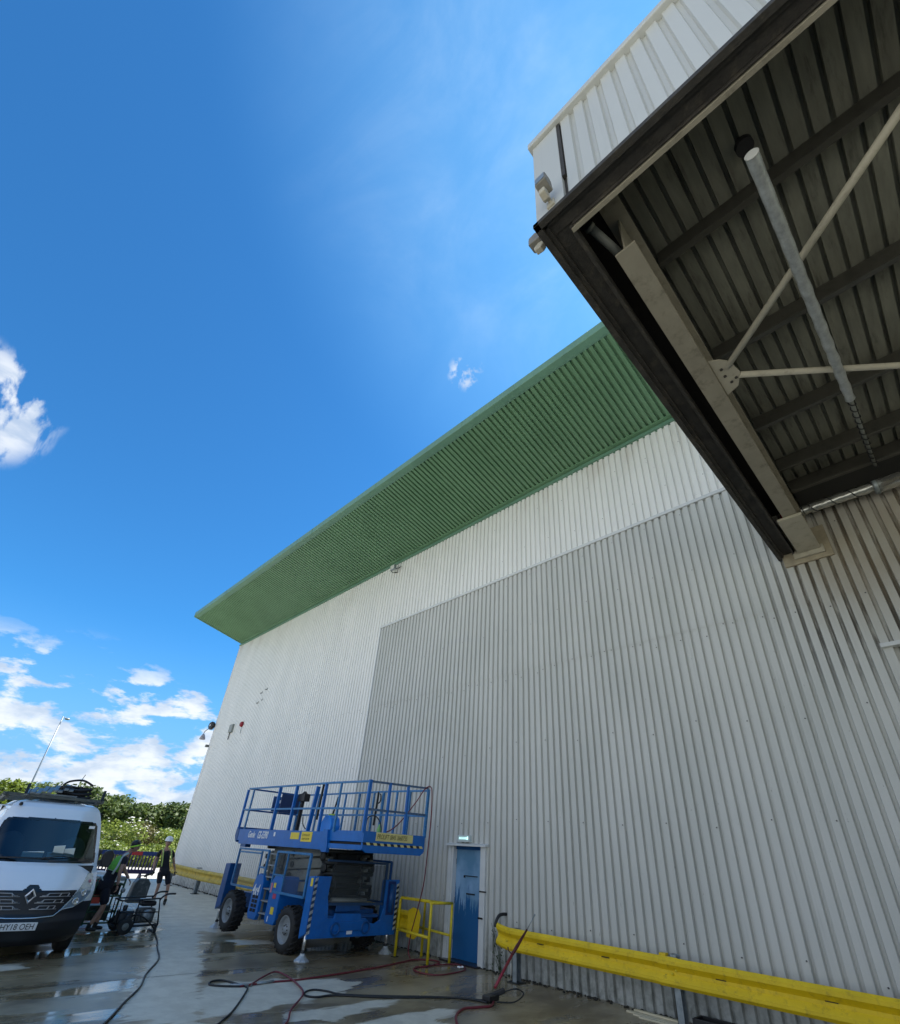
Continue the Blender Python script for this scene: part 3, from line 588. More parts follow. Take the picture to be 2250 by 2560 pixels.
MB().tube([(-13.08, W-.2, 11.14), (-13.02, W-.12, 11.16), (-13.02, W, 11.3)], .014, 6).tube([(-13.38, W-.2, 11.14), (-13.38, W-.1, 11.1), (-13.2, W, 11.1)], .014, 6).build('bracket', SCISD, lt)
bx = thing('junction_box', (-25.15, W-.04, 6.6), 'grey junction box on the white wall beside the red sounder', 'box')
MB().box((-25.35, W-.10, 6.42), (-24.98, W, 6.80)).build('box_body', mat('grey_box', (.28, .30, .28), .5), bx, bevel=.02); MB().tube([(-25.2, W-.05, 6.42), (-25.26, W-.03, 6.1)], .02, 6).build('conduit', BLK, bx)
rs = thing('alarm_sounder', (-24.05, W-.04, 6.65), 'small dark red alarm sounder on the white wall', 'alarm')
MB().lathe((-24.05, W, 6.68), (0, -1, 0), [(.13, 0), (.13, .05), (.10, .10), (.05, .12)], 14).build('sounder', mat('dark_red', (.30, .01, .02), .4), rs); MB().bar((-24.02, W-.02, 6.56), (-23.98, W-.02, 6.25), .05, .02).build('base', TRIM, rs)
al = thing('wall_lamp', (-27.6, W-.2, 7.0), 'round black lamp with a hanging grey shade on the far corner of the warehouse', 'lamp')
MB().lathe((-27.75, W-.14, 7.03), (.2, -1, 0), [(.10, -.1), (.20, -.08), (.21, .02), (.17, .07)], 18).build('black_housing', BLK, al); MB().lathe((-27.72, W-.225, 7.03), (.2, -1, 0), [(.05, 0), (.045, .01)], 12).build('white_centre', WHT, al)
MB().tube(smooth([(-27.6, W-.1, 7.0), (-27.9, W-.2, 6.86), (-28.15, W-.25, 6.74), (-28.17, W-.25, 6.6)]), .02, 6).build('arm', SCIS, al); MB().lathe((-28.17, W-.25, 6.62), (0, 0, -1), [(.05, 0), (.10, .1), (.15, .24), (.12, .27)], 14).build('shade', mat('shade_grey', (.35, .33, .36), .5), al)
kn = thing('camera_bracket', (-27.6, W-.05, 6.02), 'tiny grey bracket on the corner edge of the warehouse below the lamp', 'bracket'); MB().box((-27.72, W-.16, 5.95), (-27.58, W-.02, 6.07)).build('bracket_body', SCIS, kn, bevel=.01)
mk = thing('sign_bracket', (-22.5, W-.02, 7.75), 'four thin hooks left from a removed sign on the white wall', 'bracket')
for (x, z, d) in ((-22.95, 8.0, .2), (-22.5, 8.1, .22), (-23.1, 7.55, .2), (-22.6, 7.62, .06)): MB().bar((x, W-.012, z), (x+d, W-.012, z-.02), .016, .05).bar((x+d, W-.012, z-.02), (x+d+.02, W-.012, z+.05), .016, .04).build('hook', SCIS, mk)
# ------------------------------------------------------------------ yellow guard rails
def wbeam(x0, x1, y, zt, zb, n=40, bend=None, zoff=None):
    H = zt-zb
    P = [(.035, 0), (.0, .04), (.0, .085), (.06, .155), (.0+.06, .175), (.06, .2), (.0, .265), (.0, .305), (.035, .345)]
    m = MB(); t = .012
    for i in range(n+1):
        x = x0+(x1-x0)*i/n; dy = bend(x) if bend else 0; dz = zoff(x) if zoff else 0
        for (d, h) in P: m.v.append((x, y+d+dy, zt-h*H/.345+dz))
        for (d, h) in P: m.v.append((x, y+d+t+dy, zt-h*H/.345+dz))
    k = len(P)
    for i in range(n):
        a = i*2*k; b = a+2*k
        for j in range(k-1):
            m.face([a+j, a+j+1, b+j+1, b+j]); m.face([a+k+j, b+k+j, b+k+j+1, a+k+j+1])
        m.face([a, b, b+k, a+k]); m.face([a+k-1, a+2*k-1, b+2*k-1, b+k-1])
    m.face(list(range(k))+list(range(2*k-1, k-1, -1))); e = n*2*k; m.face([e+q for q in range(k)]+[e+q for q in range(2*k-1, k-1, -1)])
    return m
def post(x, y, zt, parent, w=.1):
    g0 = gz(x)
    MB().box((x-.05, y, g0), (x+.05, y+.008, zt)).box((x-.05, y, g0), (x-.042, y+.14, zt)).box((x-.05, y+.132, g0), (x+.05, y+.14, zt)).build('post', STEEL, parent)
    MB().box((x-.12, y-.06, g0), (x+.12, y+.2, g0+.015)).build('base_plate', SCISD, parent)
gr = thing('guard_rail', (-4, 8.85, 0), 'bright yellow steel guard rail with a crumpled end beside the blue door', 'guard rail')
bend = lambda x: (.10*max(0, (-7.15-x)/.5)**1.5 if x < -7.15 else 0)+.004*math.sin(x*5)
zof = lambda x: .045*max(0, (-7.2-x)/.45)**2
wbeam(-7.62, -4.02, 8.80, .80, .45, 60, bend, zof).build('rail_beam', YEL, gr)
wbeam(-4.32, 3.0, 8.785, .795, .445, 30).build('rail_beam', YEL, gr)
m = MB()
for x, z in ((-4.22, .67), (-4.12, .60), (-4.22, .57), (-4.06, .65), (-7.3, .60), (-7.22, .52)): m.lathe((x, 8.84, z), (0, -1, 0), [(.02, 0), (.018, .012), (.01, .018)], 8)
m.build('rail_bolts', YELR, gr)
m = MB()
for x in (-6.6, -5.3, -3.5, -2.2): m.box((x, 8.838, .635), (x+.14, 8.846, .648))
m.build('rail_slots', BLKM, gr)
post(-7.15, 8.87, .80, gr); post(-4.10, 8.87, .83, gr); post(-1.0, 8.87, .8, gr)
MB().box((-4.3, 8.84, .795), (-4.2, 8.95, .83)).build('spacer_block', YEL, gr)
pb = thing('black_pipe_stub', (-7.9, 9.2, .8), 'short bent black pipe sticking out of the wall above the yellow rail end', 'pipe')
MB().tube(smooth([(-7.72, W+.02, .95), (-7.74, 9.22, .95), (-7.77, 9.14, .92), (-7.79, 9.08, .82), (-7.79, 9.06, .74)]), .03, 10).build('pipe', BLK, pb)
gl = thing('guard_rail', (-21, 8.6, gz(-21)), 'long dull yellow guard rail running along the white wall behind the blue lift', 'guard rail')
YDULL = mat('dull_yellow_paint', (.52, .38, .05), .55, 0, .3, 5, dirt=(.12, .08, .03), dscale=7, damt=.7)
bd2 = lambda x: .05*math.sin(x*.9+1.2)+.015*math.sin(x*2.9)
wbeam(-26.6, -11.2, 8.62, .90, .55, 80, bd2, lambda x: .6*gz(x)-.05-.02*math.sin(x*.8)).build('rail_beam', YDULL, gl)
for x in (-25.8, -22.6, -19.3, -16.0, -12.9): post(x, 8.70+bd2(x), .82+.6*gz(x), gl); MB().box((x-.07, 8.60+bd2(x), .86+.6*gz(x)), (x+.07, 8.76+bd2(x), .885+.6*gz(x))).build('post_cap', SCISD, gl)
# yellow pedestrian barrier by the lift
yb = thing('tubular_barrier', (-9.5, 8.6, 0), 'yellow tubular steel barrier frame between the blue lift and the door', 'barrier')
def tb(*pts): return MB().tube(smooth(pts, 5) if len(pts) > 2 else list(pts), .028, 10)
A, B_ = (-10.05, 8.42), (-9.05, 8.45); ztop = 1.05
MB().tube([(A[0], A[1], 0), (A[0]+.01, A[1], ztop-.05), (A[0]+.05, A[1], ztop), (B_[0]-.05, B_[1], ztop), (B_[0], B_[1], ztop-.05), (B_[0], B_[1], 0)], .03, 10).build('front_frame', YELR, yb)
MB().tube([(A[0]+.2, 9.0, 0), (A[0]+.2, 9.0, ztop-.04), (B_[0]+.02, 9.05, ztop-.04), (B_[0]+.02, 9.05, 0)], .03, 10).build('rear_frame', YELR, yb)
MB().cyl((A[0], A[1], .48), (B_[0], B_[1], .44), .028, 10).build('cross_rail', YELR, yb)
MB().cyl((A[0]+.05, 8.98, .50), (B_[0], 9.03, .46), .024, 10).build('cross_rail', YELR, yb)
MB().cyl((B_[0], B_[1], ztop-.02), (B_[0]+.02, 9.05, ztop-.03), .028, 10).build('side_rail', YELR, yb)
for (x, y) in (A, B_): MB().box((x-.06, y-.06, 0), (x+.06, y+.06, .012)).build('foot_plate', SCISD, yb)
ye = thing('crumpled_rail_end', (-9.9, 8.7, .6), 'rounded yellow rail end plate seen through the yellow tubular barrier', 'guard rail')
wbeam(-10.9, -9.85, 8.66, .80, .44, 10).build('rail_beam', YEL, ye)
MB().prism([(-10.0, .34), (-9.75, .32), (-9.62, .40), (-9.58, .75), (-9.66, .86), (-9.85, .88), (-10.0, .82)], 1, 8.64, 8.66).build('end_plate', YEL, ye, bevel=.006)
# ------------------------------------------------------------------ scissor lift
def text(s, size, parent, origin, ux, uz, mt, name='lettering', shear=0.0, ext=.002, sx=1.0, local=False, bold=.0):
    cu = bpy.data.curves.new(name, 'FONT'); cu.body = s; cu.size = size; cu.extrude = ext; cu.shear = shear; cu.offset = size*bold
    o = bpy.data.objects.new('tmp', cu); C.objects.link(o); bpy.context.view_layer.update()
    me = bpy.data.meshes.new_from_object(o.evaluated_get(bpy.context.evaluated_depsgraph_get()))
    bpy.data.objects.remove(o)
    ux = Vector(ux).normalized(); uz = Vector(uz).normalized(); un = ux.cross(uz)
    M_ = Matrix.Translation(Vector(origin)) @ Matrix((ux*sx, uz, un)).transposed().to_4x4()
    m = MB(); m.add(me, M_); return m.build(name, mt, parent, local=local, fix=False)
lf = thing('scissor_lift', (-12.7, 7.4, 0), 'blue four wheel scissor lift standing on its jacks against the warehouse wall', 'scissor lift')
YN, YF = 6.42, 8.58
XE, XW = -10.32, -15.02
def wheel(x, y0, z, r=.405, nm=''):
    t = MB(); w = .30
    t.lathe((x, y0, z), (0, 1, 0), [(r*.58, .22), (r*.60, .015), (r*.66, 0), (r*.90, .0), (r*.965, .035), (r*.985, .06), (r*.985, w-.06), (r*.965, w-.035), (r*.9, w), (r*.6, w-.02)], 40)
    for i in range(22):
        for sd_ in (0, 1):
            a = 2*math.pi*(i+.5*sd_)/22; a2 = a+.17
            p0 = (x+math.cos(a)*r*.995, y0+(.02 if sd_ == 0 else w-.02), z+math.sin(a)*r*.995); p1 = (x+math.cos(a2)*r*.995, y0+w*.52, z+math.sin(a2)*r*.995)
            t.bar(p0, p1, .045, .035, up=(math.cos(a), 0, math.sin(a)))
    ty = t.build('wheel', RUB, lf)
    MB().lathe((x, y0+.05, z), (0, -1, 0), [(r*.62, -.03), (r*.64, .02), (r*.60, .045), (r*.56, .03), (r*.52, -.04), (r*.30, -.07), (r*.26, -.03), (r*.24, .0), (r*.15, .005), (r*.13, .03), (.01, .032)], 32).build('rim', RIM, ty)
    for k in range(8):
        a = k*math.pi/4; MB().lathe((x+math.cos(a)*r*.2, y0+.05, z+math.sin(a)*r*.2), (0, -1, 0), [(.012, -.01), (.012, .02)], 6, False).build('wheel_nut', SCISD, ty)
wheel(-11.30, 6.38, .40); wheel(-14.12, 6.34, .46); wheel(-11.30, 8.26, .42); wheel(-14.12, 8.26, .46)
# chassis
MB().box((-14.8, 6.95, .38), (-10.5, 8.05, .80)).build('chassis', BLUED, lf, bevel=.01)
MB().cyl((-11.3, 6.5, .40), (-11.3, 8.4, .42), .06, 12).cyl((-14.12, 6.5, .46), (-14.12, 8.4, .46), .06, 12).build('axle', SCISD, lf)
# end plate with outrigger towers (plane x = XE, polygon in y,z)
MB().prism([(6.36, .36), (8.56, .34), (8.58, 1.36), (8.20, 1.36), (8.20, .86), (8.13, .62), (7.98, .55), (7.84, .58), (7.74, .66), (7.62, .66), (7.60, .74), (6.95, .76), (6.93, .68), (6.78, .68), (6.74, .92), (6.70, 1.05), (6.72, 1.40), (6.36, 1.40)], 0, XE-.05, XE).build('end_plate', BLUE, lf, bevel=.008)
MB().prism([(6.95, .46), (7.70, .46), (7.70, .62), (6.95, .62)], 0, XE-.0, XE+.02).build('bumper_bar', BLUE, lf, bevel=.01)
for y in (6.98, 7.74): MB().tube([(XE+.02, y+math.cos(a*.35)*.10, .50+math.sin(a*.35)*.10) for a in range(18)], .018, 8, closed=True).build('tie_down_ring', BLUED, lf)
MB().box((XE-.3, 6.72, .66), (XE-.05, 8.1, .72)).box((XE-.09, 6.98, .78), (XE-.06, 7.6, .9)).build('end_beam', BLUED, lf, bevel=.01)
MB().cyl((XE-.10, 6.85, .98), (XE-.10, 7.75, .96), .045, 14).build('hydraulic_cylinder', SCIS, lf)
MB().box((XE+.001, 7.28, .40), (XE+.004, 7.42, .47)).build('data_plate', WHT, lf)
def jack(x0, x1, y0, y1, px, py, foot=True, nm='outrigger', z0=.36, z1=1.40, m_=BLUE):
    t = MB().prism([(x0, z0+.12), (x0+(x1-x0)*.05, z0-.02), (x1, z0+.08), (x1, z1), (x0, z1-.02)], 1, y0, y1).build(nm, m_, lf, bevel=.01)
    MB().cyl((px, py, .12), (px, py, z0+.15), .031, 12).build('jack_rod', CHROME, t)
    MB().lathe((px, py, 0), (0, 0, 1), [(.145, 0), (.15, .015), (.14, .03), (.10, .06), (.055, .10), (.05, .13), (.03, .14)], 8, False).build('jack_pad', PADM, t)
    MB().cyl((px, py, .12), (px, py, .17), .04, 10).build('pad_socket', BLK, t)
jack(-10.60, XE-.051, 6.34, 6.66, -10.42, 6.40)
jack(XW-.02, -14.75, 6.42, 6.72, -15.0, 6.55, z0=.42, z1=1.42, m_=BLUED)
jack(-10.60, XE-.051, 8.28, 8.60, -10.42, 8.44, z0=.34, z1=1.36)
jack(XW-.02, -14.75, 8.28, 8.60, -14.95, 8.44)
MB().cyl((XE+.02, 8.36, .75), (XE+.02, 8.36, 1.28), .055, 16).build('outrigger_cylinder', BLUED, lf)
MB().box((XE+.001, 8.25, .7), (XE+.004, 8.47, 1.33)).build('tower_recess_shade', mat('recess_shade_blue', (.004, .03, .15), .6), lf)  # flat panel, the recess shade is painted in as darker blue
# hazard tape on the near tower edge
m = MB(); k = 0
for i in range(17):
    z = .42+i*.055
    m.mi(k % 2).prism([(6.332, z), (6.332, z+.055), (6.40, z+.085), (6.40, z+.03)], 0, XE+.0005, XE+.004); k += 1
m.build('hazard_tape', [mat('faded_tape', (.42, .45, .44), .6, 0, .6, 18), mat('faded_dark_tape', (.02, .05, .11), .6, 0, .5, 20)], lf, fix=True)
m = MB(); k = 0
for i in range(17):
    z = .42+i*.05
    m.mi(k % 2).prism([(8.50, z), (8.50, z+.05), (8.57, z+.08), (8.57, z+.03)], 0, XE+.0005, XE+.004); k += 1
m.build('hazard_tape', [mat('pale_tape', (.5, .5, .4), .5), BLK], lf)
MB().box((XE-.16, 6.332, 1.22), (XE-.08, 6.338, 1.36)).build('warning_sticker', YSTK, lf)
# engine / hydraulic covers
MB().prism([(-13.06, .50), (-12.98, .42), (-12.66, .42), (-12.60, .50), (-12.60, 1.16), (-12.66, 1.27), (-12.86, 1.30), (-13.0, 1.22), (-13.06, 1.1)], 1, 6.36, 6.95).build('engine_cover', BLUE, lf, bevel=.012)
m = MB()
for i in range(4):
    for j in range(2): m.box((-12.96+j*.15, 6.355, .56+i*.085), (-12.84+j*.15, 6.362, .62+i*.085))
m.build('vent_grille', BLKM, lf)
MB().prism([(-12.20, .50), (-12.14, .42), (-11.76, .42), (-11.72, .50), (-11.72, 1.26), (-11.76, 1.30), (-12.08, 1.30), (-12.20, 1.18)], 1, 6.36, 7.0).build('hydraulic_cover', BLUE, lf, bevel=.012)
for a, b, mt in (((-12.05, 1.08), (-11.95, 1.17), YSTK), ((-11.98, .60), (-11.84, .73), YSTK), ((-12.17, .98), (-12.11, 1.16), mat('pink_sticker', (.6, .2, .25), .5)), ((-12.0, .88), (-11.86, .97), mat('red_sticker', (.45, .06, .12), .5)), ((-12.05, .46), (-12.02, .56), WHT)):
    MB().box((a[0], 6.352, a[1]), (b[0], 6.358, b[1])).build('sticker', mt, lf)
text('4x4', .30, lf, (-13.03, 6.352, .88), (1, 0, 0), (0, 0, 1), WHT, shear=.25, sx=.74, bold=.015)
# entry ladder between the covers
m = MB(); m.bar((-12.60, 6.46, .42), (-12.66, 6.46, 1.78), .05).bar((-12.22, 6.46, .42), (-12.28, 6.46, 1.78), .05)
ld = m.build('entry_ladder', SCIS, lf)
for i in range(6): MB().box((-12.60-.008*i, 6.40, .55+i*.23), (-12.24-.008*i, 6.54, .575+i*.23)).build('rung', RIM, ld)
MB().box((-12.58, 6.56, .42), (-12.24, 6.6, 1.75)).build('ladder_back', SCISD, ld)
# side guard frames with clear mesh
MESHM = bpy.data.materials.new('fine_mesh_panel'); MESHM.use_nodes = True; N = MESHM.node_tree.nodes; tr = N.new('ShaderNodeBsdfTransparent'); mxs = N.new('ShaderNodeMixShader'); mxs.inputs[0].default_value = .14
N['Principled BSDF'].inputs['Base Color'].default_value = (.12, .14, .15, 1); MESHM.node_tree.links.new(tr.outputs[0], mxs.inputs[1]); MESHM.node_tree.links.new(N['Principled BSDF'].outputs[0], mxs.inputs[2]); MESHM.node_tree.links.new(mxs.outputs[0], N['Material Output'].inputs[0])
def frame(x0, x1, z0, z1, y, mids=(), mt=BLUEL, dx=0.0, nm='guard_frame', mesh=True):
    m = MB(); w = .045
    m.bar((x0+dx, y, z1), (x1+dx, y, z1), w).bar((x0, y, z0), (x1, y, z0), w).bar((x0, y, z0), (x0+dx, y, z1), w).bar((x1, y, z0), (x1+dx, y, z1), w)
    for (a, b) in mids: m.bar(a, b, .035)
    f = m.build(nm, mt, lf, bevel=.004)
    if mesh: MB().box((x0+.02, y+.005, z0+.02), (x1-.02, y+.009, z1-.02)).build('mesh_panel', MESHM, f)
    return f
frame(-14.35, -12.70, .98, 1.77, 6.40, [((-14.3, 6.4, 1.70), (-13.1, 6.4, 1.70)), ((-13.02, 6.4, .98), (-13.06, 6.4, 1.77)), ((-13.03, 6.4, 1.42), (-12.72, 6.4, 1.42))])
frame(-12.22, -10.72, 1.00, 1.77, 6.38, [((-11.72, 6.38, 1.0), (-11.70, 6.38, 1.77)), ((-12.2, 6.38, 1.32), (-11.70, 6.38, 1.32)), ((-10.78, 6.40, 1.0), (-10.78, 6.40, 1.76))])
frame(-14.35, -10.5, .90, 1.70, 8.42, [((-12.4, 8.42, .9), (-12.4, 8.42, 1.7)), ], BLUED)
MB().bar((XE-.06, 6.6, 1.69), (XE-.06, 8.22, 1.66), .04).bar((XE-.06, 8.20, .90), (XE-.06, 8.20, 1.68), .045).bar((XE-.06, 6.7, .92), (XE-.06, 8.20, .90), .05).build('end_guard_frame', mat('dark_teal_blue', (.01, .05, .13), .5, 0, .3, 10), lf)
MB().box((XE-.062, 6.75, .95), (XE-.058, 8.18, 1.62)).build('mesh_panel', MESHM, lf)
# scissor arms: four stacked pairs
LV = [1.02, 1.24, 1.46, 1.68]; xa, xb = -13.55, -10.75
for i, z in enumerate(LV):
    for (ya, s) in ((6.82, 1), (8.02, 1), (6.97, -1), (7.87, -1)):
        z0, z1 = (z-.03, z+.17) if s > 0 else (z+.17, z-.03)
        MB().bar((xa+.05*(i % 2), ya, z0), (xb-.10*(i % 2), ya, z1), .09, .185).build('scissor_arm', SCIS, lf, bevel=.008)
    e = xb-.10*(i % 2)
    for xx in (xa, e): MB().cyl((xx, 6.76, z+.17), (xx, 8.08, z+.17), .045, 14).cyl((xx, 6.76, z-.03), (xx, 8.08, z-.03), .045, 14).build('pivot_tube', SCISD, lf)
    for ya in (6.78, 8.06): MB().lathe((e, ya-.03, z+.07), (0, -1 if ya < 7 else 1, 0), [(.10, -.02), (.10, .02), (.05, .03)], 14).lathe(((xa+e)/2, ya-.03, z+.07), (0, -1, 0), [(.06, -.02), (.06, .02)], 14).build('pivot_boss', SCISD, lf)
    MB().box((e-.25, 7.0, z-.02), (e-.1, 7.85, z+.12)).build('cross_tie', SCISD, lf)
MB().cyl((-13.2, 7.4, 1.0), (-11.2, 7.4, 1.75), .07, 14).build('lift_cylinder', SCISD, lf)
MB().tube(smooth([(-10.72, 7.0, 1.0), (-10.62, 7.05, 1.2), (-10.76, 7.0, 1.45), (-10.66, 7.0, 1.65), (-10.9, 7.1, 1.85)]), .018, 6).tube(smooth([(-10.74, 7.7, 1.0), (-10.66, 7.75, 1.3), (-10.78, 7.7, 1.6), (-10.9, 7.6, 1.85)]), .018, 6).build('hydraulic_hose', BLK, lf)
# platform
PN, PF, PZ, PT = 6.55, 8.22, 1.93, 2.22
pf = MB().box((-15.05, PN+.05, PZ+.02), (-10.62, PF-.05, PZ+.14)).build('platform', BLUED, lf, bevel=.008)
MB().box((-15.05, PN, PZ+.02), (-10.60, PN+.025, PT)).box((-15.05, PF-.025, PZ+.02), (-10.6, PF, PT)).build('toe_board', BLUE, pf, bevel=.004)
MB().prism([(-15.22, 2.26), (-15.05, 2.27), (-15.05, 1.90), (-15.12, 1.92), (-15.24, 2.05)], 1, PN-.01, PF+.01).build('end_bracket', BLUED, pf, bevel=.006)
MB().box((-14.9, PN-.012, PZ-.06), (-10.62, PN+.05, PZ+.03)).build('deck_rail', BLUE, pf, bevel=.004)
MB().box((-14.75, PN, PZ-.13), (-14.45, PN+.15, PZ-.06)).build('foot_bracket', BLUED, pf)
MB().prism([(-10.62, PZ-.10), (-10.42, PZ-.10), (-10.42, PZ+.02), (-10.50, PT+.04), (-10.66, PT+.04), (-10.66, PZ-.05)], 1, PN-.03, PN+.05).build('step_plate', BLUE, pf, bevel=.004)
xd = MB().box((-10.6, PN+.04, PZ+.14), (-9.2, PF-.04, PZ+.19)).build('extension_deck', BLUE, lf, bevel=.006)
MB().box((-10.6, PN+.03, PZ+.12), (-9.2, PN+.06, PT+.03)).box((-10.6, PN, PZ-.02), (-9.2, PN+.03, PZ+.07)).box((-10.6, PF-.06, PZ+.12), (-9.2, PF-.03, PT+.03)).box((-10.6, PF-.03, PZ-.02), (-9.2, PF, PZ+.07)).build('side_rail', BLUE, xd, bevel=.004)
MB().prism([(PN+.0, PZ+.00), (PN+.12, PZ-.06), (PF-.10, PZ-.06), (PF, PZ+.02), (PF, PT+.03), (PN, PT+.03)], 0, -9.22, -9.17).build('end_board', BLUE, xd, bevel=.006)
MB().box((-10.58, PN+.06, PZ+.05), (-9.25, PF-.06, PZ+.11)).build('deck_underside', BLKM, xd)
m = MB()
for i in range(18):
    y = PN+.02+i*.089
    m.mi(i % 2).prism([(y, PZ+.075), (y+.089, PZ+.075), (y+.06, PZ+.12), (y-.03, PZ+.12)], 0, -9.169, -9.165)
m.build('hazard_tape', [BLK, CREAM], xd)
sg = MB().box((-9.168, 6.86, 2.09), (-9.160, 7.86, 2.245)).build('hire_sign', CREAM, xd, bevel=.003)
text('PROLIFT 0845 3660755', .125, sg, (-9.158, 6.885, 2.128), (0, 1, 0), (0, 0, 1), SIGNT, shear=.2, sx=.66, bold=.012)
text('Genie', .21, pf, (-14.42, PN-.004, 2.03), (1, 0, 0), (0, 0, 1), WHT, shear=.25, sx=.80, bold=.018)
text('GS-5390', .23, pf, (-13.86, PN-.004, 2.02), (1, 0, 0), (0, 0, 1), WHT, shear=.25, sx=.70, bold=.018)
MB().box((-12.98, PN-.006, 2.08), (-12.90, PN-.002, 2.17)).build('small_label', WHT, pf)
MB().box((-12.12, PN-.006, 2.04), (-11.72, PN-.002, 2.18)).build('sticker', YSTK, pf)
MB().box((-11.62, PN-.006, 2.00), (-11.14, PN-.002, 2.20)).build('sticker', YSTK, pf)
text('DANGER', .07, pf, (-11.58, PN-.008, 2.11), (1, 0, 0), (0, 0, 1), SIGNT, sx=1.2); text('KEEP CLEAR', .055, pf, (-11.56, PN-.008, 2.04), (1, 0, 0), (0, 0, 1), SIGNT, sx=1.1)
# guard rails of the platform
RT, RM = 3.21, 2.68
def rail(name, segs, mt=BLUEL, w=.042):
    m = MB()
    for a, b in segs: m.bar(a, b, w)
    return m.build(name, mt, pf, bevel=.004)
rail('near_guard_rail', [((-15.04, PN, RT+.03), (-10.6, PN, RT)), ((-15.1, PN, RM+.02), (-10.6, PN, RM)), ((-10.6, PN, RT), (-9.2, PN, RT-.03)), ((-10.6, PN, RM), (-9.2, PN, RM-.03))])
rail('far_guard_rail', [((-15.04, PF, RT+.03), (-10.6, PF, RT)), ((-15.1, PF, RM+.02), (-10.6, PF, RM)), ((-10.6, PF, RT), (-9.2, PF, RT-.03)), ((-10.6, PF, RM), (-9.2, PF, RM-.03))])
rail('end_guard_rail', [((-9.2, PN, RT-.03), (-9.2, PF, RT+.02)), ((-9.2, PN, RM-.03), (-9.2, PF, RM-.01))], mat('scuffed_rail', (.06, .12, .22), .5, 0, .4, 20, dirt=(.3, .34, .36), dscale=22, damt=.6))
rail('end_guard_rail', [((-15.08, PN, RT+.03), (-15.08, PF, RT+.03)), ((-15.12, PN, RM+.02), (-15.12, PF, RM+.02))], BLUED)
for x, w in ((-15.12, .06), (-14.75, .04), (-13.18, .08), (-12.30, .075), (-10.93, .065), (-10.30, .04), (-9.2, .075)):
    MB().bar((x, PN, PT), (x+.02, PN, RT), w, .05).build('post', BLUE if w > .05 else BLUEL, pf, bevel=.004)
MB().bar((-11.42, PN+.02, PT), (-11.30, PN+.02, RT-.05), .09, .05).build('post', BLUE, pf)
for x, w in ((-15.12, .06), (-14.0, .04), (-12.6, .04), (-11.95, .05), (-11.3, .04), (-10.9, .06), (-10.35, .04), (-9.85, .05), (-9.2, .065)):
    MB().bar((x, PF, PT), (x+.02, PF, RT), w, .05).build('post', BLUEL, pf, bevel=.004)
for y in (7.1, 7.62): MB().bar((-9.2, y, PT), (-9.2, y, RT-.0), .05, .05).build('post', BLUE, pf)
MB().box((-15.0, 7.3, 2.72), (-14.96, 8.0, 3.12)).build('document_box', mat('navy_box', (.01, .06, .2), .4, 0, .3, 8), pf); MB().box((-14.958, 7.4, 2.95), (-14.955, 7.6, 3.03)).box((-14.958, 7.75, 2.95), (-14.955, 7.88, 3.06)).build('label', WHT, pf)
MB().box((-13.9, 7.0, 2.66), (-13.88, 7.55, 3.12)).build('manual_board', mat('navy_board', (.01, .035, .12), .4), pf)
MB().box((-12.25, PN+.06, 2.86), (-11.95, PN+.22, 3.03)).prism([(-12.22, 3.03), (-12.08, 3.09), (-11.98, 3.03)], 1, PN+.1, PN+.16).build('control_box', BLK, pf, bevel=.01); MB().bar((-12.12, PN+.12, 2.1), (-12.1, PN+.12, 2.9), .07).build('control_post', BLK, pf)
MB().tube(smooth([(-12.0, PN+.15, 2.55), (-11.95, PN+.15, 2.4), (-11.8, PN+.15, 2.28), (-11.6, PN+.15, 2.25)]), .012, 6).build('coiled_lead', HOSEB, pf)
for yy in (PN+.02, PF-.02): MB().tube(smooth([(-11.0, yy, 3.16), (-10.93, yy-.03, 3.12), (-10.92, yy-.03, 3.0), (-11.03, yy, 2.95)]), .018, 6).bar((-11.08, yy, 3.22), (-11.12, yy, 2.45), .045, .03).build('gate_latch', SCISD, pf)
# things carried on the platform
jc = thing('plastic_container', (-10.95, 6.85, 2.1), 'bright blue plastic container standing on the lift platform', 'container')
MB().prism([(-11.15, 2.10), (-10.75, 2.10), (-10.72, 2.35), (-10.78, 2.50), (-10.88, 2.56), (-11.05, 2.55), (-11.16, 2.42)], 1, 6.72, 6.98).build('tank', mat('bright_blue_plastic', (.01, .22, .75), .35), jc, bevel=.03)
MB().lathe((-10.95, 6.85, 2.55), (0, 0, 1), [(.08, 0), (.08, .035), (.05, .04)], 16).build('cap', mat('lime_cap', (.45, .65, .08), .5), jc); MB().cyl((-10.92, 6.85, 2.58), (-10.85, 6.88, 2.95), .02, 8).build('pump_handle', SCISD, jc)
bt = thing('green_bottle', (-9.75, 7.4, 2.12), 'slim green spray bottle on the extension deck', 'bottle')
MB().lathe((-9.75, 7.35, 2.12), (0, 0, 1), [(.04, 0), (.045, .02), (.045, .2), (.02, .26), (.015, .3)], 12).build('bottle', mat('green_plastic', (.25, .55, .15), .4), bt)
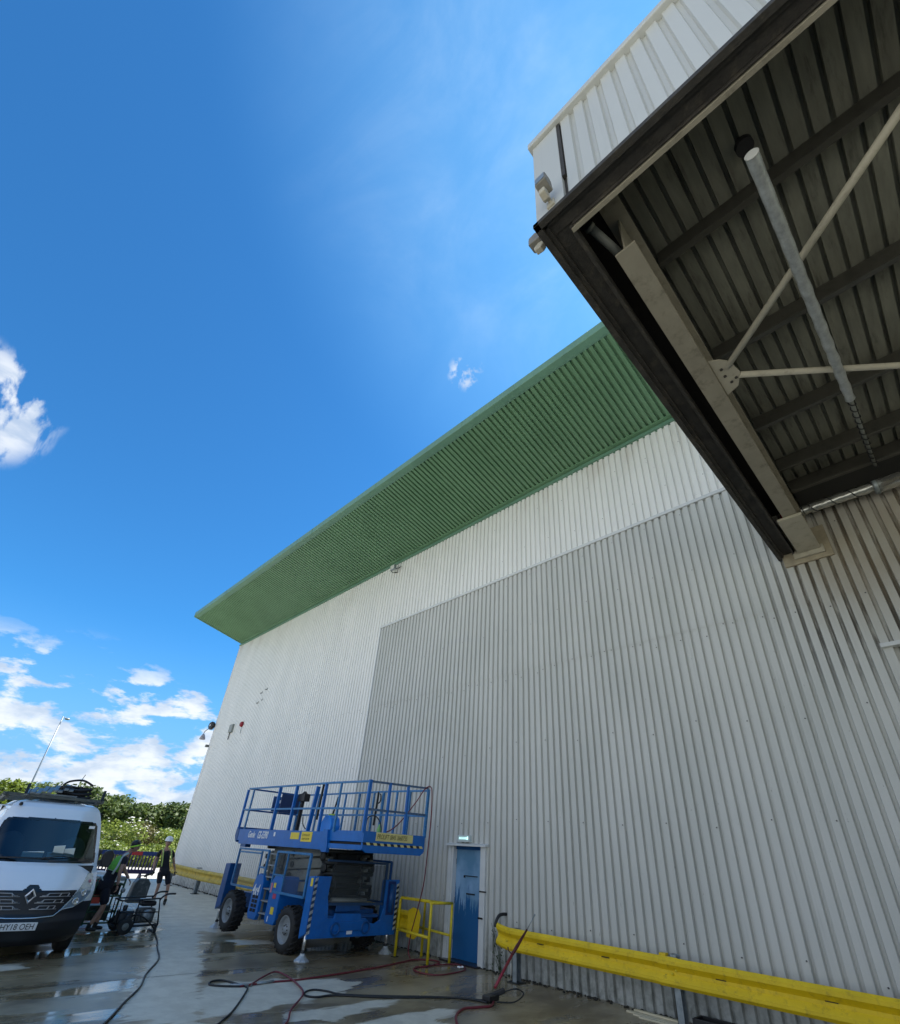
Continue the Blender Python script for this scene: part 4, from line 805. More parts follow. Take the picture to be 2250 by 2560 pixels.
# hoses hanging from the lift basket
def hose(name, pts, r, mt, label, k=6): 
    return MB().tube(smooth(pts, k), r, 8).build(name, mt, thing=(label, 'hose'))
hose('hose', [(-9.45, 6.9, 2.15), (-9.3, 7.4, 2.35), (-9.22, 7.85, 2.85), (-9.18, 8.1, 3.20), (-9.14, 8.24, 3.26), (-9.11, 8.27, 3.1), (-9.10, 8.29, 2.6), (-9.14, 8.30, 1.9), (-9.25, 8.36, 1.35), (-9.42, 8.40, .9), (-9.62, 8.45, .45), (-9.72, 8.5, .15), (-9.66, 8.52, .02)], .012, HOSER, 'thin dark red hose draped over the lift basket and down to the ground')
hose('cable', [(-9.75, 7.0, 2.14), (-9.74, 7.0, 2.5), (-9.6, 7.1, 2.56), (-9.5, 7.2, 2.4), (-9.48, 7.22, 2.14)], .012, HOSEB, 'short black cable looping up from the extension deck')
# ------------------------------------------------------------------ hoses on the yard
def gl_(pts, z=.014): return [(x, y, z+gz(x)) for x, y in pts]
hose('hose', gl_([(-7.3,3.4),(-7.61,3.69),(-8.04,4.05),(-8.9,4.62),(-9.1,4.69),(-9.39,4.63),(-9.65,4.54),(-9.64,4.37),(-9.46,4.28),(-9.29,4.42),(-9.15,4.62)]), .013, HOSEB, 'black hose ending in a flat loop left of the dry patch')
hose('hose', gl_([(-9.15,4.62),(-9.17,4.92),(-9.18,5.16),(-9.12,5.64),(-9.18,6.53),(-9.31,7.42),(-9.45,8.06),(-9.56,8.54),(-9.36,8.86),(-9.08,8.83),(-8.93,8.36),(-8.98,8.08)]), .014, HOSER, 'long dark red hose running across the wet ground towards the yellow barrier')
hose('hose', gl_([(-6.9,4.1),(-7.18,4.37),(-7.59,4.64),(-8.22,5.18),(-8.78,5.4),(-9.33,5.52),(-9.68,5.54),(-9.71,5.43),(-9.42,5.09),(-9.2,4.87),(-9.1,4.75)], .03), .013, HOSER, 'dark red hose arching over the long hose in front of the lift')
hose('hose', gl_([(-6.48,7.37),(-6.79,7.25),(-7.17,6.84),(-7.55,6.25),(-7.97,5.72),(-8.23,5.63),(-8.43,5.5),(-8.38,5.32),(-8.2,5.21),(-8.04,5.3),(-7.98,5.6),(-7.49,6.21),(-6.99,7.06),(-6.57,7.42)]), .013, HOSEB, 'black hose doubled back in a narrow loop near the lance')
hose('hose', gl_([(-5.7,6.0),(-6.01,6.23),(-6.27,6.49),(-6.43,6.8),(-6.37,7.04),(-6.32,7.27),(-6.46,7.5)]), .017, HOSER, 'thick dark red hose curving away from the foot of the lance')
hose('hose', gl_([(-8.95,8.2),(-8.87,7.94),(-8.59,7.83),(-8.26,7.98),(-8.25,8.48),(-8.39,8.88),(-8.79,9.03),(-8.96,8.6)]), .012, HOSER, 'loose coil of dark hose on the ground in front of the blue door')
hose('hose', gl_([(-15.2,5.05),(-14.7,5.02),(-13.77,4.81),(-12.7,4.5),(-11.7,4.22),(-10.6,3.7),(-9.8,3.39),(-9.05,2.99),(-8.32,2.62),(-7.6,2.2)]), .014, HOSEB, 'black hose leading from the pressure washer out of the lower left of the photo')
cp = MB().tube([(-9.25, 4.5, .02), (-9.12, 4.8, .02)], .02, 8).tube([(-9.17, 4.9, .02), (-9.18, 5.2, .02)], .018, 8).build('hose_coupling', STEEL, thing=('metal hose coupling joining black and red hoses on the ground', 'coupling'))
ln = thing('pressure_lance', (-6.6, 8.2, 0), 'red pressure washer lance leaning against the yellow guard rail', 'lance')
l0 = Vector((-6.52, 7.45, .03)); l1 = Vector((-6.74, 8.30, .50)); l2 = Vector((-6.70, 8.68, .84)); l3 = Vector((-6.60, 8.78, 1.06))
MB().tube([l0+(l1-l0)*.25, l1], .023, 10).build('shaft', mat('worn_red_paint', (.28, .02, .04), .45, 0, .3, 10), ln)
MB().tube([l1, l1+(l2-l1)*.3, l2], [.026, .03, .016], 10).tube([l1, l1+Vector((-.07, -.02, .05)), l1+Vector((-.08, -.02, .10))], .009, 6).build('grip', mat('dark_red_grip', (.09, .012, .015), .5), ln)
MB().tube([l2, l3], .008, 8).lathe(l3, (l3-l2), [(.013, -.02), (.013, .02)], 8).build('nozzle', STEEL, ln)
MB().box((-6.60, 7.38, .015), (-6.44, 7.62, .09)).bar((-6.56, 7.5, .05), (-6.40, 7.70, .14), .05, .07).build('trigger_gun', BLK, ln, bevel=.015)
hose('cable', [(-6.44, 7.62, .1), (-6.30, 7.85, .16), (-6.22, 7.95, .1), (-6.25, 7.75, .02), (-6.40, 7.5, .02)], .010, HOSEB, 'small black hose loop at the foot of the lance')
# timber offcuts and box by the wall
for i, (x, y, l, a, z) in enumerate(((-5.0, 8.98, .95, .02, .012), (-4.92, 9.07, .80, -.03, .03), (-4.85, 8.90, .75, .05, .012), (-4.72, 8.83, .62, .03, .012))):
    m = MB(); m.bar((x, y, z), (x+l, y+l*math.sin(a), z), .055, .022)
    lab = ('topmost pale timber batten of the pile by the wall under the yellow rail', 'pale timber batten nearest the wall under the yellow rail', 'pale timber batten in the middle of the small pile by the wall', 'short pale timber batten nearest the camera in the small pile')[i]
    m.build('timber_batten', WOOD, thing=(lab, 'batten', 'battens by the wall'))
bb = thing('black_tray', (-3.6, 9.05, 0), 'black plastic tray on the ground by the wall at the lower right', 'tray')
MB().box((-3.95, 8.9, 0), (-3.0, 9.2, .03)).box((-3.95, 8.9, .03), (-3.92, 9.2, .14)).box((-3.03, 8.9, .03), (-3.0, 9.2, .14)).box((-3.92, 9.17, .03), (-3.03, 9.2, .14)).box((-3.92, 8.9, .03), (-3.03, 8.93, .14)).build('tray_body', BLK, bb, bevel=.006)
MB().tube([(-7.38, 9.05, .01), (-7.35, 9.03, .12), (-7.33, 9.0, .24)], .012, 6).build('bent_rod', mat('white_rod', (.6, .6, .55), .5), thing=('short white bent rod by the post of the yellow rail', 'rod'))
wd = MB(); random.seed(3)
for i in range(90):
    x = -7.85+random.gauss(0, .10); y = W-.03-abs(random.gauss(0, .05)); z0 = random.uniform(0, .75)*max(0, 1-abs(x+7.9)*2); s = random.uniform(.02, .05); a = random.uniform(0, 6.28)
    wd.poly([(x, y, z0), (x+s*math.cos(a), y-.01, z0+s*.5), (x, y-.02, z0+s*1.3), (x-s*.5, y, z0+s*.6)])
for i in range(6): wd.tube(smooth([(-7.8+random.uniform(-.1, .1), W-.05, 0), (-7.9+random.uniform(-.12, .12), W-.04, .3), (-8.0+random.uniform(-.12, .1), W-.03, .55+random.uniform(0, .25))], 4), .004, 4)
wd.build('wall_weed', leafmat('weed_leaf', (.02, .04, .015), (.06, .09, .03)), thing=('straggly dark weed growing up the wall beside the blue door', 'weed'))
MB().ell((-8.55, 8.86, .02), (.05, .035, .02), 8, 5).ell((-8.48, 8.88, .03), (.03, .03, .02), 8, 5).build('crumpled_litter', WHT, thing=('scrap of white litter on the ground before the blue door', 'litter'))
# ------------------------------------------------------------------ white van (local axes: x forward, y towards the right of the picture)
VY = -.064
van = thing('delivery_van', (-12.31, 2.01, 0), 'white high roof panel van facing the camera with roof rack and black bumper', 'van', rz=VY)
def interp(t, T):
    if t <= T[0][0]: return T[0][1]
    for (a, va), (b, vb) in zip(T, T[1:]):
        if t <= b: return va+(vb-va)*(t-a)/(b-a)
    return T[-1][1]
BC = [(.22, -.10), (.30, -.02), (.44, .04), (.55, .05), (.66, .0), (.90, -.02), (.98, -.03), (1.03, -.07), (1.12, -.17), (1.25, -.34), (1.34, -.48), (1.40, -.60), (2.08, -1.30), (2.14, -1.36), (2.30, -1.52), (2.38, -1.66), (2.415, -1.80), (2.43, -2.0)]
WZ = [(.22, .86), (.32, .95), (.55, .985), (.9, 1.0), (1.2, .985), (1.4, .95), (1.8, .895), (2.08, .845), (2.22, .80), (2.33, .745), (2.39, .69), (2.43, .60)]
KZ = [(.22, .42), (1.0, .46), (1.3, .42), (1.5, .30), (2.1, .22), (2.43, .10)]
def front(a, z):
    w = interp(z, WZ); return interp(z, BC)-interp(z, KZ)*min(1.0, abs(a)/w)**2.8
WS = [(-.885, 1.405), (-.80, 1.385), (.80, 1.385), (.885, 1.405), (.785, 2.03), (.745, 2.085), (.65, 2.105), (0, 2.125), (-.65, 2.105), (-.745, 2.085), (-.785, 2.03)]
WSI = [(-.84, 1.47), (.84, 1.47), (.755, 2.0), (.71, 2.05), (0, 2.085), (-.71, 2.05), (-.755, 2.0)]
HLp = [(.52, .72), (.70, .745), (.86, .84), (.93, .95), (.935, 1.13), (.90, 1.23), (.83, 1.29), (.79, 1.20), (.74, 1.07), (.64, .90)]
GRp = [(-.68, 1.005), (-.14, 1.005), (-.10, 1.03), (-.07, 1.075), (0, 1.085), (.07, 1.075), (.10, 1.03), (.14, 1.005), (.68, 1.005), (.64, .90), (.52, .72), (.44, .635), (.2, .625), (-.2, .625), (-.44, .635), (-.52, .72), (-.64, .90)]
def region(a, z):
    p = (a, z); q = (abs(a), z)
    if inpoly(p, WSI): return 'glass'
    if inpoly(p, WS): return 'band'
    if inpoly(q, HLp): return 'headlight' if a > 0 else 'headlight_l'
    if inpoly(p, GRp): return 'grille'
    lim = .82 if abs(a) > .86 else interp(abs(a), [(0, .70), (.45, .66), (.86, .86)])
    if z < lim: return 'bumper'
    return 'body'
cells = {}
NA, NZ = 150, 170
zs = [.22+(2.43-.22)*j/NZ for j in range(NZ+1)]
OFF = {'glass': -.004, 'band': -.002, 'headlight': .006, 'headlight_l': .006, 'grille': -.012, 'bumper': .004, 'body': 0}
def P3(u, z, off=0): 
    w = interp(z, WZ); a = u*w; return (front(a, z)+off, a, z)
for j in range(NZ):
    for i in range(NA):
        u0, u1 = -1+2*i/NA, -1+2*(i+1)/NA; zm = (zs[j]+zs[j+1])/2; r = region((u0+u1)/2*interp(zm, WZ), zm)
        m = cells.setdefault(r, MB()); of = OFF[r]
        m.v += [P3(u0, zs[j], of), P3(u1, zs[j], of), P3(u1, zs[j+1], of), P3(u0, zs[j+1], of)]; n = len(m.v); m.face([n-4, n-3, n-2, n-1], True)
def merged(m, name, mt, parent, extra=None):
    o = m.build(name, mt, parent, local=True, fix=False)
    bm = bmesh.new(); bm.from_mesh(o.data); bmesh.ops.remove_doubles(bm, verts=bm.verts, dist=.0005); bmesh.ops.recalc_face_normals(bm, faces=bm.faces)
    bm.to_mesh(o.data); bm.free(); return o
bd = cells['body']
# sides and roof join the front shell
xsS = [0]+[-.15*i for i in range(1, 38)]
zS = [z for z in zs if z >= .30]
for s in (-1, 1):
    for j in range(0, len(zS)-2, 2):
        z0, z1 = zS[j], zS[min(j+2, len(zS)-1)]
        def sp(t, z):
            w = interp(z, WZ); xf = front(w, z); x = xf+(-5.5-xf)*t; ws = interp(z, [(.3, .99), (1.0, 1.02), (1.5, .99), (2.1, .95), (2.3, .90), (2.43, .74)])
            k = min(1, (xf-x)/.9); k = k*k*(3-2*k); return (x, s*(w+(ws-w)*k), z)
        for i in range(34):
            t0, t1 = (i/34)**1.5, ((i+1)/34)**1.5; a = sp((t0+t1)/2, (z0+z1)/2)
            if math.hypot(a[0]+1.0, a[2]-.36) < .44 or math.hypot(a[0]+4.5, a[2]-.36) < .44: continue
            q = [sp(t0, z0), sp(t1, z0), sp(t1, z1), sp(t0, z1)]; n = len(bd.v); bd.v += q; bd.face([n, n+1, n+2, n+3], True)
rw = .60
n = len(bd.v)
def rf(x, t): w = .60+.14*min(1, max(0, (-2.0-x)/.9)); return (x, w*t, 2.43+.035*(1-t*t))
xr = [-2.0, -2.3, -2.7, -3.2, -4, -5.5]
def rfr(t): return P3(t, 2.43)
for i in range(12):
    t0, t1 = -1+i/6, -1+(i+1)/6
    bd.poly([rfr(t0), rfr(t1), rf(-2.15, t1), rf(-2.15, t0)], True)
    for a, b in zip([-2.15]+xr[1:], xr[1:]): bd.poly([rf(a, t0), rf(a, t1), rf(b, t1), rf(b, t0)], True)
bd.box((-5.5, -.95, .4), (-5.45, .95, 2.4))
body = merged(bd, 'body', VANW, van)
GLb = merged(cells['glass'], 'windscreen', GLASS, van)
merged(cells['band'], 'windscreen_surround', mat('black_glass_band', (.006, .01, .014), .12), van)
bmp = merged(cells['bumper'], 'bumper', BUMP, van)
grl = merged(cells['grille'], 'grille', BUMP, van)
HL = mat('headlamp_lens', (.30, .38, .42), .12, .35, .25, 10, coat=1)
for k, s in (('headlight', 1), ('headlight_l', -1)):
    h = merged(cells[k], 'headlight', HL, van)
    for (a, z, r) in ((.71, .83, .055), (.80, .95, .05)):
        MB().lathe((front(a, z)+.0, s*a, z), (1, .3*s, 0), [(r, .0), (r, .02), (r*.75, .028), (r*.6, .012), (.01, .02)], 18).build('lamp', mat('lamp_chrome', (.7, .74, .76), .1, .9), h, local=True)
    MB().ell((front(.865, 1.12)+.01, s*.865, 1.12), (.02, .025, .035), 10, 6).build('indicator', mat('amber_lamp', (.45, .20, .22), .3), h, local=True)
    MB().tube([(front(a, z)+.012, s*a, z) for a, z in [HLp[0], HLp[1], HLp[2], HLp[3]]], .007, 6).build('lens_edge', mat('lens_edge_chrome', (.6, .65, .68), .2, .6), h, local=True)
CHR = mat('badge_chrome', (.62, .64, .66), .15, .95)
for zz, wd_ in ((.925, .60), (.835, .53), (.745, .45)):
    for s in (-1, 1):
        a0 = .17-.04*(.925-zz)/.09; pts = [(front(a, zz+dz)+.012, s*a, zz+dz) for a, dz in ((a0, 0), (a0+.05, .0), (a0+.09, .035), (wd_-.03, .035))]
        MB().tube(pts, .0065, 6).build('grille_bar', GREY, grl, local=True)
        MB().tube([(front(a, zz-.012)+.012, s*a, zz-.012) for a in (a0-.03, (a0+wd_)/2, wd_)], .0065, 6).build('grille_bar', GREY, grl, local=True)
        for a in (a0+.07, (a0+wd_)/2+.04, wd_-.05): MB().bar((front(a, zz)+.01, s*a, zz-.014), (front(a, zz)+.01, s*(a+.02), zz+.034), .012, .045, up=(1, 0, 0)).build('grille_rib', GREY, grl, local=True)
MB().tube([(front(a, z)+.016, a, z) for a, z in [(-.64, .88), (-.52, .71), (-.44, .632), (-.2, .615), (0, .612), (.2, .615), (.44, .632), (.52, .71), (.64, .88)]], .011, 8).build('chrome_strip', CHR, grl, local=True)
# diamond badge
bg_ = MB(); fx = .035
D1 = [(.0, 1.035), (.082, .925), (.0, .805), (-.082, .925)]; D2 = [(.0, .985), (.045, .925), (.0, .862), (-.045, .925)]
D1 = [(a+(z-.92)*.0, z) for a, z in D1]
for i in range(4):
    j = (i+1) % 4
    for (p, q, x0, x1) in ((D1, D1, fx-.04, fx), ):
        bg_.poly([(x0, *p[i]), (x0, *p[j]), (x1, *q[j]), (x1, *q[i])])
    mi = [((D1[k][0]+D2[k][0])/2, (D1[k][1]+D2[k][1])/2) for k in (i, j)]
    bg_.poly([(fx, *D1[i]), (fx, *D1[j]), (fx+.018, *mi[1]), (fx+.018, *mi[0])]); bg_.poly([(fx+.018, *mi[0]), (fx+.018, *mi[1]), (fx, *D2[j]), (fx, *D2[i])]); bg_.poly([(fx, *D2[i]), (fx, *D2[j]), (fx-.03, *D2[j]), (fx-.03, *D2[i])])
bg_.build('badge', CHR, grl, local=True)
pl = MB().box((.052, -.26, .445), (.066, .26, .558)).build('number_plate', mat('plate_white', (.70, .72, .72), .4), van, local=True, bevel=.006)
text('HY18 OEH', .115, pl, (.069, -.235, .463), (0, 1, 0), (0, 0, 1), BLKM, name='registration', local=True, shear=0, sx=.86)
MB().tube([(front(a, 1.405-(.02 if abs(a) < .6 else 0))+.03, a, 1.42) for a in (.78, .45, .1)], .012, 6).tube([(front(.78, 1.43)+.03, .70, 1.44), (front(.2, 1.50)+.035, .30, 1.50), (front(0, 1.47)+.035, .0, 1.46)], .010, 6).build('wiper', BLK, van, local=True)
MB().tube([(front(a, 1.42)+.035, a, 1.42+.04*(1-abs(a+.3))) for a in (.1, -.3, -.8)], .012, 6).build('wiper', BLK, van, local=True)
MB().box((-1.3, -.86, 1.20), (-.62, .86, 1.36)).box((-2.3, -.9, .8), (-2.2, .9, 2.3)).build('dashboard', mat('dark_cab', (.02, .022, .022), .7), van, local=True)
pa = MB()
for (x, y, z, a, w, h) in ((-.80, -.16, 1.40, .5, .32, .15), (-.78, .22, 1.40, .2, .17, .27), (-.80, .40, 1.40, -.2, .16, .23), (-.86, .14, 1.40, .3, .13, .15), (-.9, .46, 1.38, .1, .12, .12)):
    pa.bar((x, y-w/2, z+h/2), (x+.02, y+w/2, z+h/2+.02), .01, h, up=(.5, 0, 1))
pa.build('papers_on_dashboard', mat('paper_teal', (.72, .82, .80), .8), van, local=True)
MB().ell((-1.5, -.55, 1.55), (.16, .26, .32), 12, 8).ell((-1.5, .5, 1.5), (.14, .25, .32), 12, 8).build('seats', mat('seat_cloth', (.05, .055, .06), .9), van, local=True)
MB().box((-1.27, .62, 1.98), (-1.262, .72, 2.03)).build('windscreen_sticker', WHT, van, local=True)
mr = MB().prism([(1.03, 1.34), (1.16, 1.32), (1.21, 1.38), (1.21, 1.56), (1.15, 1.63), (1.06, 1.61), (1.03, 1.54)], 0, -1.16, -1.0).build('mirror', BLK, van, local=True, bevel=.02)
MB().bar((-1.1, .93, 1.38), (-1.08, 1.06, 1.42), .05, .08).build('mirror_arm', BLK, mr, local=True)
MB().prism([(-1.03, 1.34), (-1.16, 1.32), (-1.21, 1.38), (-1.21, 1.56), (-1.15, 1.63), (-1.06, 1.61), (-1.03, 1.54)], 0, -1.16, -1.0).build('mirror', BLK, van, local=True, bevel=.02)
MB().prism([(-1.45, 1.62), (-.95, 1.62), (-1.15, 1.5), (-1.45, 1.4)], 1, .97, .975).build('side_window', BLK, van, local=True)
for x, s in ((-1.0, 1), (-1.0, -1), (-4.5, 1), (-4.5, -1)):
    w_ = MB().lathe((x, s*.76, .35), (0, s, 0), [(.20, .0), (.30, -.01), (.345, .03), (.35, .07), (.35, .18), (.34, .21), (.30, .225), (.2, .21)], 32).build('wheel', RUB, van, local=True)
    MB().lathe((x, s*.965, .35), (0, s, 0), [(.21, -.03), (.2, .0), (.15, -.03), (.05, -.01), (.01, 0)], 24).build('rim', GREY, w_, local=True)
MB().box((-5.2, -.8, .28), (-.3, .8, .42)).build('underbody', BLKM, van, local=True)
MB().tube([(-1.62, -.62, 2.42), (-1.5, -.58, 2.66)], .006, 6).lathe((-1.60, -.64, 2.33), (.7, 0, .7), [(.035, 0), (.03, .03), (.01, .05)], 12).build('aerial', BLK, van, local=True)
# roof rack and load
rk = MB()
for x in (-1.95, -2.9, -3.9, -4.9): rk.box((x-.035, -1.0, 2.49), (x+.035, .80, 2.545))
rk.box((-5.2, -.98, 2.47), (-1.8, -.94, 2.53)).box((-5.2, .74, 2.47), (-1.8, .78, 2.53))
for y in (-.9, -.5, .3, .7):
    for x in (-2.0, -3.9): rk.box((x-.03, y-.03, 2.43), (x+.03, y+.03, 2.5))
rk.build('roof_rack', mat('rack_steel', (.10, .11, .10), .5, .5, .3, 8), van, local=True, bevel=.004)
for y in (-.66, .72): MB().prism([(-1.98, 2.54), (-1.88, 2.54), (-1.93, 2.74)], 1, y, y+.05).build('load_stop', BLK, van, local=True)
M_v = Matrix.Translation((-12.31, 2.01, 0)) @ Matrix.Rotation(VY, 4, 'Z')
def vloc(x, y, z): return tuple(M_v @ Vector((x, y, z)))
tr_ = thing('ribbed_plastic_tray', vloc(-2.3, -.1, 2.55), 'grey ribbed plastic tray lying tilted on the van roof rack', 'tray', rz=VY)
tr_.scale = (1.3, 1.3, 1.5)
m = MB()
for i in range(9): m.bar((-.25, -.34+i*.07, .07+.012*i+.02*(i % 2)), (.32, -.40+i*.07, -.02+.012*i+.02*(i % 2)), .06, .02)
m.box((-.28, -.34, -.0), (.28, .28, .02)); m.build('tray', mat('grey_plastic', (.16, .19, .20), .5, 0, .3, 10), tr_, local=True)
cr = thing('black_slatted_crate', vloc(-2.35, .22, 2.55), 'black slatted plastic crate upside down on the van roof rack', 'crate', rz=VY)
cr.scale = (1.4, 1.15, 1.35)
m = MB()
for z, w in ((.02, .26), (.08, .25), (.14, .24)): 
    m.tube(smooth([(.2, -w, z), (.22, 0, z-.03), (.2, w, z)]), .022, 6).tube([(.2, w, z), (-.25, w, z)], .02, 6).tube([(.2, -w, z), (-.25, -w, z)], .02, 6)
for y in (-.25, -.1, .06, .24): m.bar((.19, y, -.02), (.17, y*.9, .17), .03, .02)
m.tube(smooth([(.18, -.24, .17), (.16, -.15, .235), (.16, .05, .265), (.17, .24, .20)]), .018, 6).box((-.26, -.24, .0), (-.22, .24, .18)).tube([(.1, .02, .26), (.1, .05, .36)], .006, 6).box((-.2, -.2, .155), (.1, .2, .17))
m.build('crate_body', BLK, cr, local=True)
rb = thing('traffic_barrier', (-19.6, 4.5, gz(-19.6)), 'red and white plastic traffic barrier block just behind the right side of the van', 'barrier')
MB().prism([(4.0, gz(-19.6)), (4.95, gz(-19.6)), (4.90, .12), (4.84, .78), (4.1, .78), (4.05, .12)], 0, -19.85, -19.45).build('red_block', mat('red_orange_plastic', (.38, .04, .02), .5, 0, .1, 5), rb, bevel=.03)
MB().prism([(4.12, .785), (4.83, .785), (4.80, .93), (4.15, .93)], 0, -19.8, -19.5).build('white_block', HELM, rb, bevel=.03)
# ------------------------------------------------------------------ people
def skinmesh(verts, edges, radii, sub=1, mtx=None):
    me = bpy.data.meshes.new('sk'); me.from_pydata(verts, edges, []); o = bpy.data.objects.new('sk', me); C.objects.link(o)
    o.modifiers.new('s', 'SKIN').use_smooth_shade = True
    for i, r in enumerate(radii):
        d = me.skin_vertices[0].data[i]; d.radius = r if isinstance(r, tuple) else (r, r); d.use_root = (i == 0)
    sb = o.modifiers.new('u', 'SUBSURF'); sb.levels = sub; sb.render_levels = sub
    bpy.context.view_layer.update()
    r = bpy.data.meshes.new_from_object(o.evaluated_get(bpy.context.evaluated_depsgraph_get())); bpy.data.objects.remove(o); return r
def chain(mb, joints, segs):
    """joints name->(xyz, r)"""
    names = list(joints); idx = {n: i for i, n in enumerate(names)}
    me = skinmesh([joints[n][0] for n in names], [(idx[a], idx[b]) for a, b in segs], [joints[n][1] for n in names]); mb.add(me)
def hand(mb, wrist, d, palm_n, curl=.5, glove=False):
    d = Vector(d).normalized(); n = Vector(palm_n).normalized(); s = d.cross(n).normalized(); w = Vector(wrist); k = 1.1 if glove else 1.0
    palm = MB(); pc = w+d*.05
    vs = [w, w+d*.045, w+d*.085]; mb.add(skinmesh(vs, [(0, 1), (1, 2)], [(.026*k, .020*k), (.038*k, .018*k), (.040*k, .014*k)]))
    for i, (off, ln_) in enumerate(((-.030, .068), (-.010, .078), (.010, .073), (.029, .056))):
        b = w+d*.080+s*off; p = [b]; dd = d.copy()
        for q, f in enumerate((.42, .33, .25)):
            ax = s; dd = (Matrix.Rotation(-curl*(.6+.35*q+.08*i), 3, ax) @ dd); p.append(p[-1]+dd*ln_*f)
        mb.add(skinmesh([tuple(q) for q in p], [(0, 1), (1, 2), (2, 3)], [.0095*k, .009*k, .0085*k, .007*k]))
    b = w+d*.025-s*.03; t = (d*.6-s*.7+n*.2).normalized(); mb.add(skinmesh([tuple(b), tuple(b+t*.035), tuple(b+t*.035+(t+d).normalized()*.028)], [(0, 1), (1, 2)], [.012*k, .0105*k, .008*k]))
def head(mb, hair, c, fwd, tilt=0.0, s=1.0):
    """face with eyes, nose, mouth, ears; c = head centre"""
    f = Vector(fwd).normalized(); r = Vector((0, 0, 1)).cross(f).normalized(); u = f.cross(r); B = Matrix((r, f, u)).transposed(); c = Vector(c)
    base = len(mb.v); mb.ell(c, (.075*s, .092*s, .115*s), 20, 16, B)
    for i in range(base, len(mb.v)):
        p = B.transposed() @ (Vector(mb.v[i])-c)
        if p.z < -.02: p.x *= 1-.25*min(1, (-.02-p.z)/.09); p.y += .012*min(1, (-.02-p.z)/.06) if p.y > 0 else 0
        mb.v[i] = tuple(c+B @ p)
    L = lambda x, y, z: tuple(c+B @ Vector((x, y, z)))
    mb.tube([L(0, .088, .012), L(0, .102, -.018), L(0, .100, -.028)], [.008, .012, .010], 8)
    for s_ in (-1, 1): mb.ell(L(s_*.077, -.002, -.005), (.01, .022, .032), 8, 6, B)
    mb.cur = 1
    for s_ in (-1, 1): mb.ell(L(s_*.030, .080, .008), (.012, .008, .007), 8, 6, B); mb.bar(L(s_*.018, .090, .026), L(s_*.045, .082, .026), .006)
    mb.cur = 2; mb.bar(L(-.022, .088, -.053), L(.022, .088, -.053), .008, .010); mb.cur = 0
    if hair: hair.ell(L(0, -.012, .018), (.080*s, .092*s, .108*s), 18, 12, B)
    return L, B
def person(name, base, label, J, fwd, headc, hands, shoes):
    p = thing(name, base, label, 'person', 'workers in the yard')
    b = MB(); b.mi(0)
    js = {k: v for k, v in J.items()}
    chain(b, js, [('pel', 'waist'), ('waist', 'chest'), ('chest', 'neck'), ('neck', 'skull'), ('chest', 'ls'), ('ls', 'le'), ('le', 'lw'), ('chest', 'rs'), ('rs', 're'), ('re', 'rw'), ('pel', 'lh'), ('lh', 'lk'), ('lk', 'la'), ('pel', 'rh'), ('rh', 'rk'), ('rk', 'ra')])
    hr = MB(); L, B = head(b, hr, headc, fwd)
    b.build('body', [SKIN, mat('eye_dark', (.03, .02, .02), .3) if 'eye_dark' not in bpy.data.materials else bpy.data.materials['eye_dark'], bpy.data.materials.get('lips') or mat('lips', (.30, .12, .10), .5)], p, fix=False)
    return p, L, B, hr
def limb(pts, rs, name, mt, p):
    m = MB(); me = skinmesh([tuple(q) for q in pts], [(i, i+1) for i in range(len(pts)-1)], rs, 1); m.add(me); return m.build(name, mt, p, fix=False)
def boot(p, ankle, d, mt):
    a = Vector(ankle); d = Vector(d).normalized(); g0 = a.z-.09
    m = MB(); me = skinmesh([tuple(a+Vector((0, 0, .08))), tuple(a), tuple(a-d*.03-Vector((0, 0, .05))), tuple(a+d*.07-Vector((0, 0, .055))), tuple(a+d*.16-Vector((0, 0, .06)))], [(0, 1), (1, 2), (2, 3), (3, 4)], [(.055, .055), (.052, .055), (.05, .05), (.048, .04), (.045, .032)], 1); m.add(me)
    m.build('boot', mt, p, fix=False)
BOOT = mat('black_boot', (.012, .012, .012), .6)
# person with the white hard hat, walking and carrying a container
X0, Y0, G0 = -19.7, 6.6, gz(-19.7)
def A2(x, y, z): return (X0+x, Y0+y, G0+z)
fw = Vector((1, -.25, 0)).normalized()
_a = A2
def A2(x, y, z): return _a(x, y-.30*min(1, max(0, (z-.35)/1.2)), z)
J = {'pel': (A2(0, 0, .95), (.125, .10)), 'waist': (A2(.0, .0, 1.10), (.115, .09)), 'chest': (A2(.01, 0, 1.36), (.135, .095)), 'neck': (A2(.02, 0, 1.52), .052), 'skull': (A2(.03, 0, 1.62), .05),
 'rs': (A2(.02, -.18, 1.43), .058), 're': (A2(-.02, -.30, 1.15), .040), 'rw': (A2(.10, -.36, .90), .026), 'ls': (A2(.0, .20, 1.43), .058), 'le': (A2(-.03, .28, 1.15), .040), 'lw': (A2(.04, .32, .90), .026),
 'rh': (A2(0, -.10, .90), .085), 'rk': (A2(.04, -.14, .50), .055), 'ra': (A2(-.12, -.14, .11), .038), 'lh': (A2(0, .10, .90), .085), 'lk': (A2(.10, .13, .50), .055), 'la': (A2(.12, .13, .10), .038)}
p2, Lf, Bf, hr = person('person', A2(0, 0, 0), 'person in white hard hat, black clothes and hi-vis straps carrying a container across the yard', J, (1, -.15, -.05), A2(.05, 0, 1.68), None, None)
hr.build('hair', HAIR, p2)
limb([A2(0, 0, .84), A2(0, 0, .93), A2(0, 0, 1.08), A2(.01, 0, 1.25), A2(.01, 0, 1.42), A2(.015, 0, 1.47)], [(.20, .16), (.195, .155), (.18, .14), (.185, .14), (.185, .13), (.12, .10)], 't_shirt', NAVY, p2)
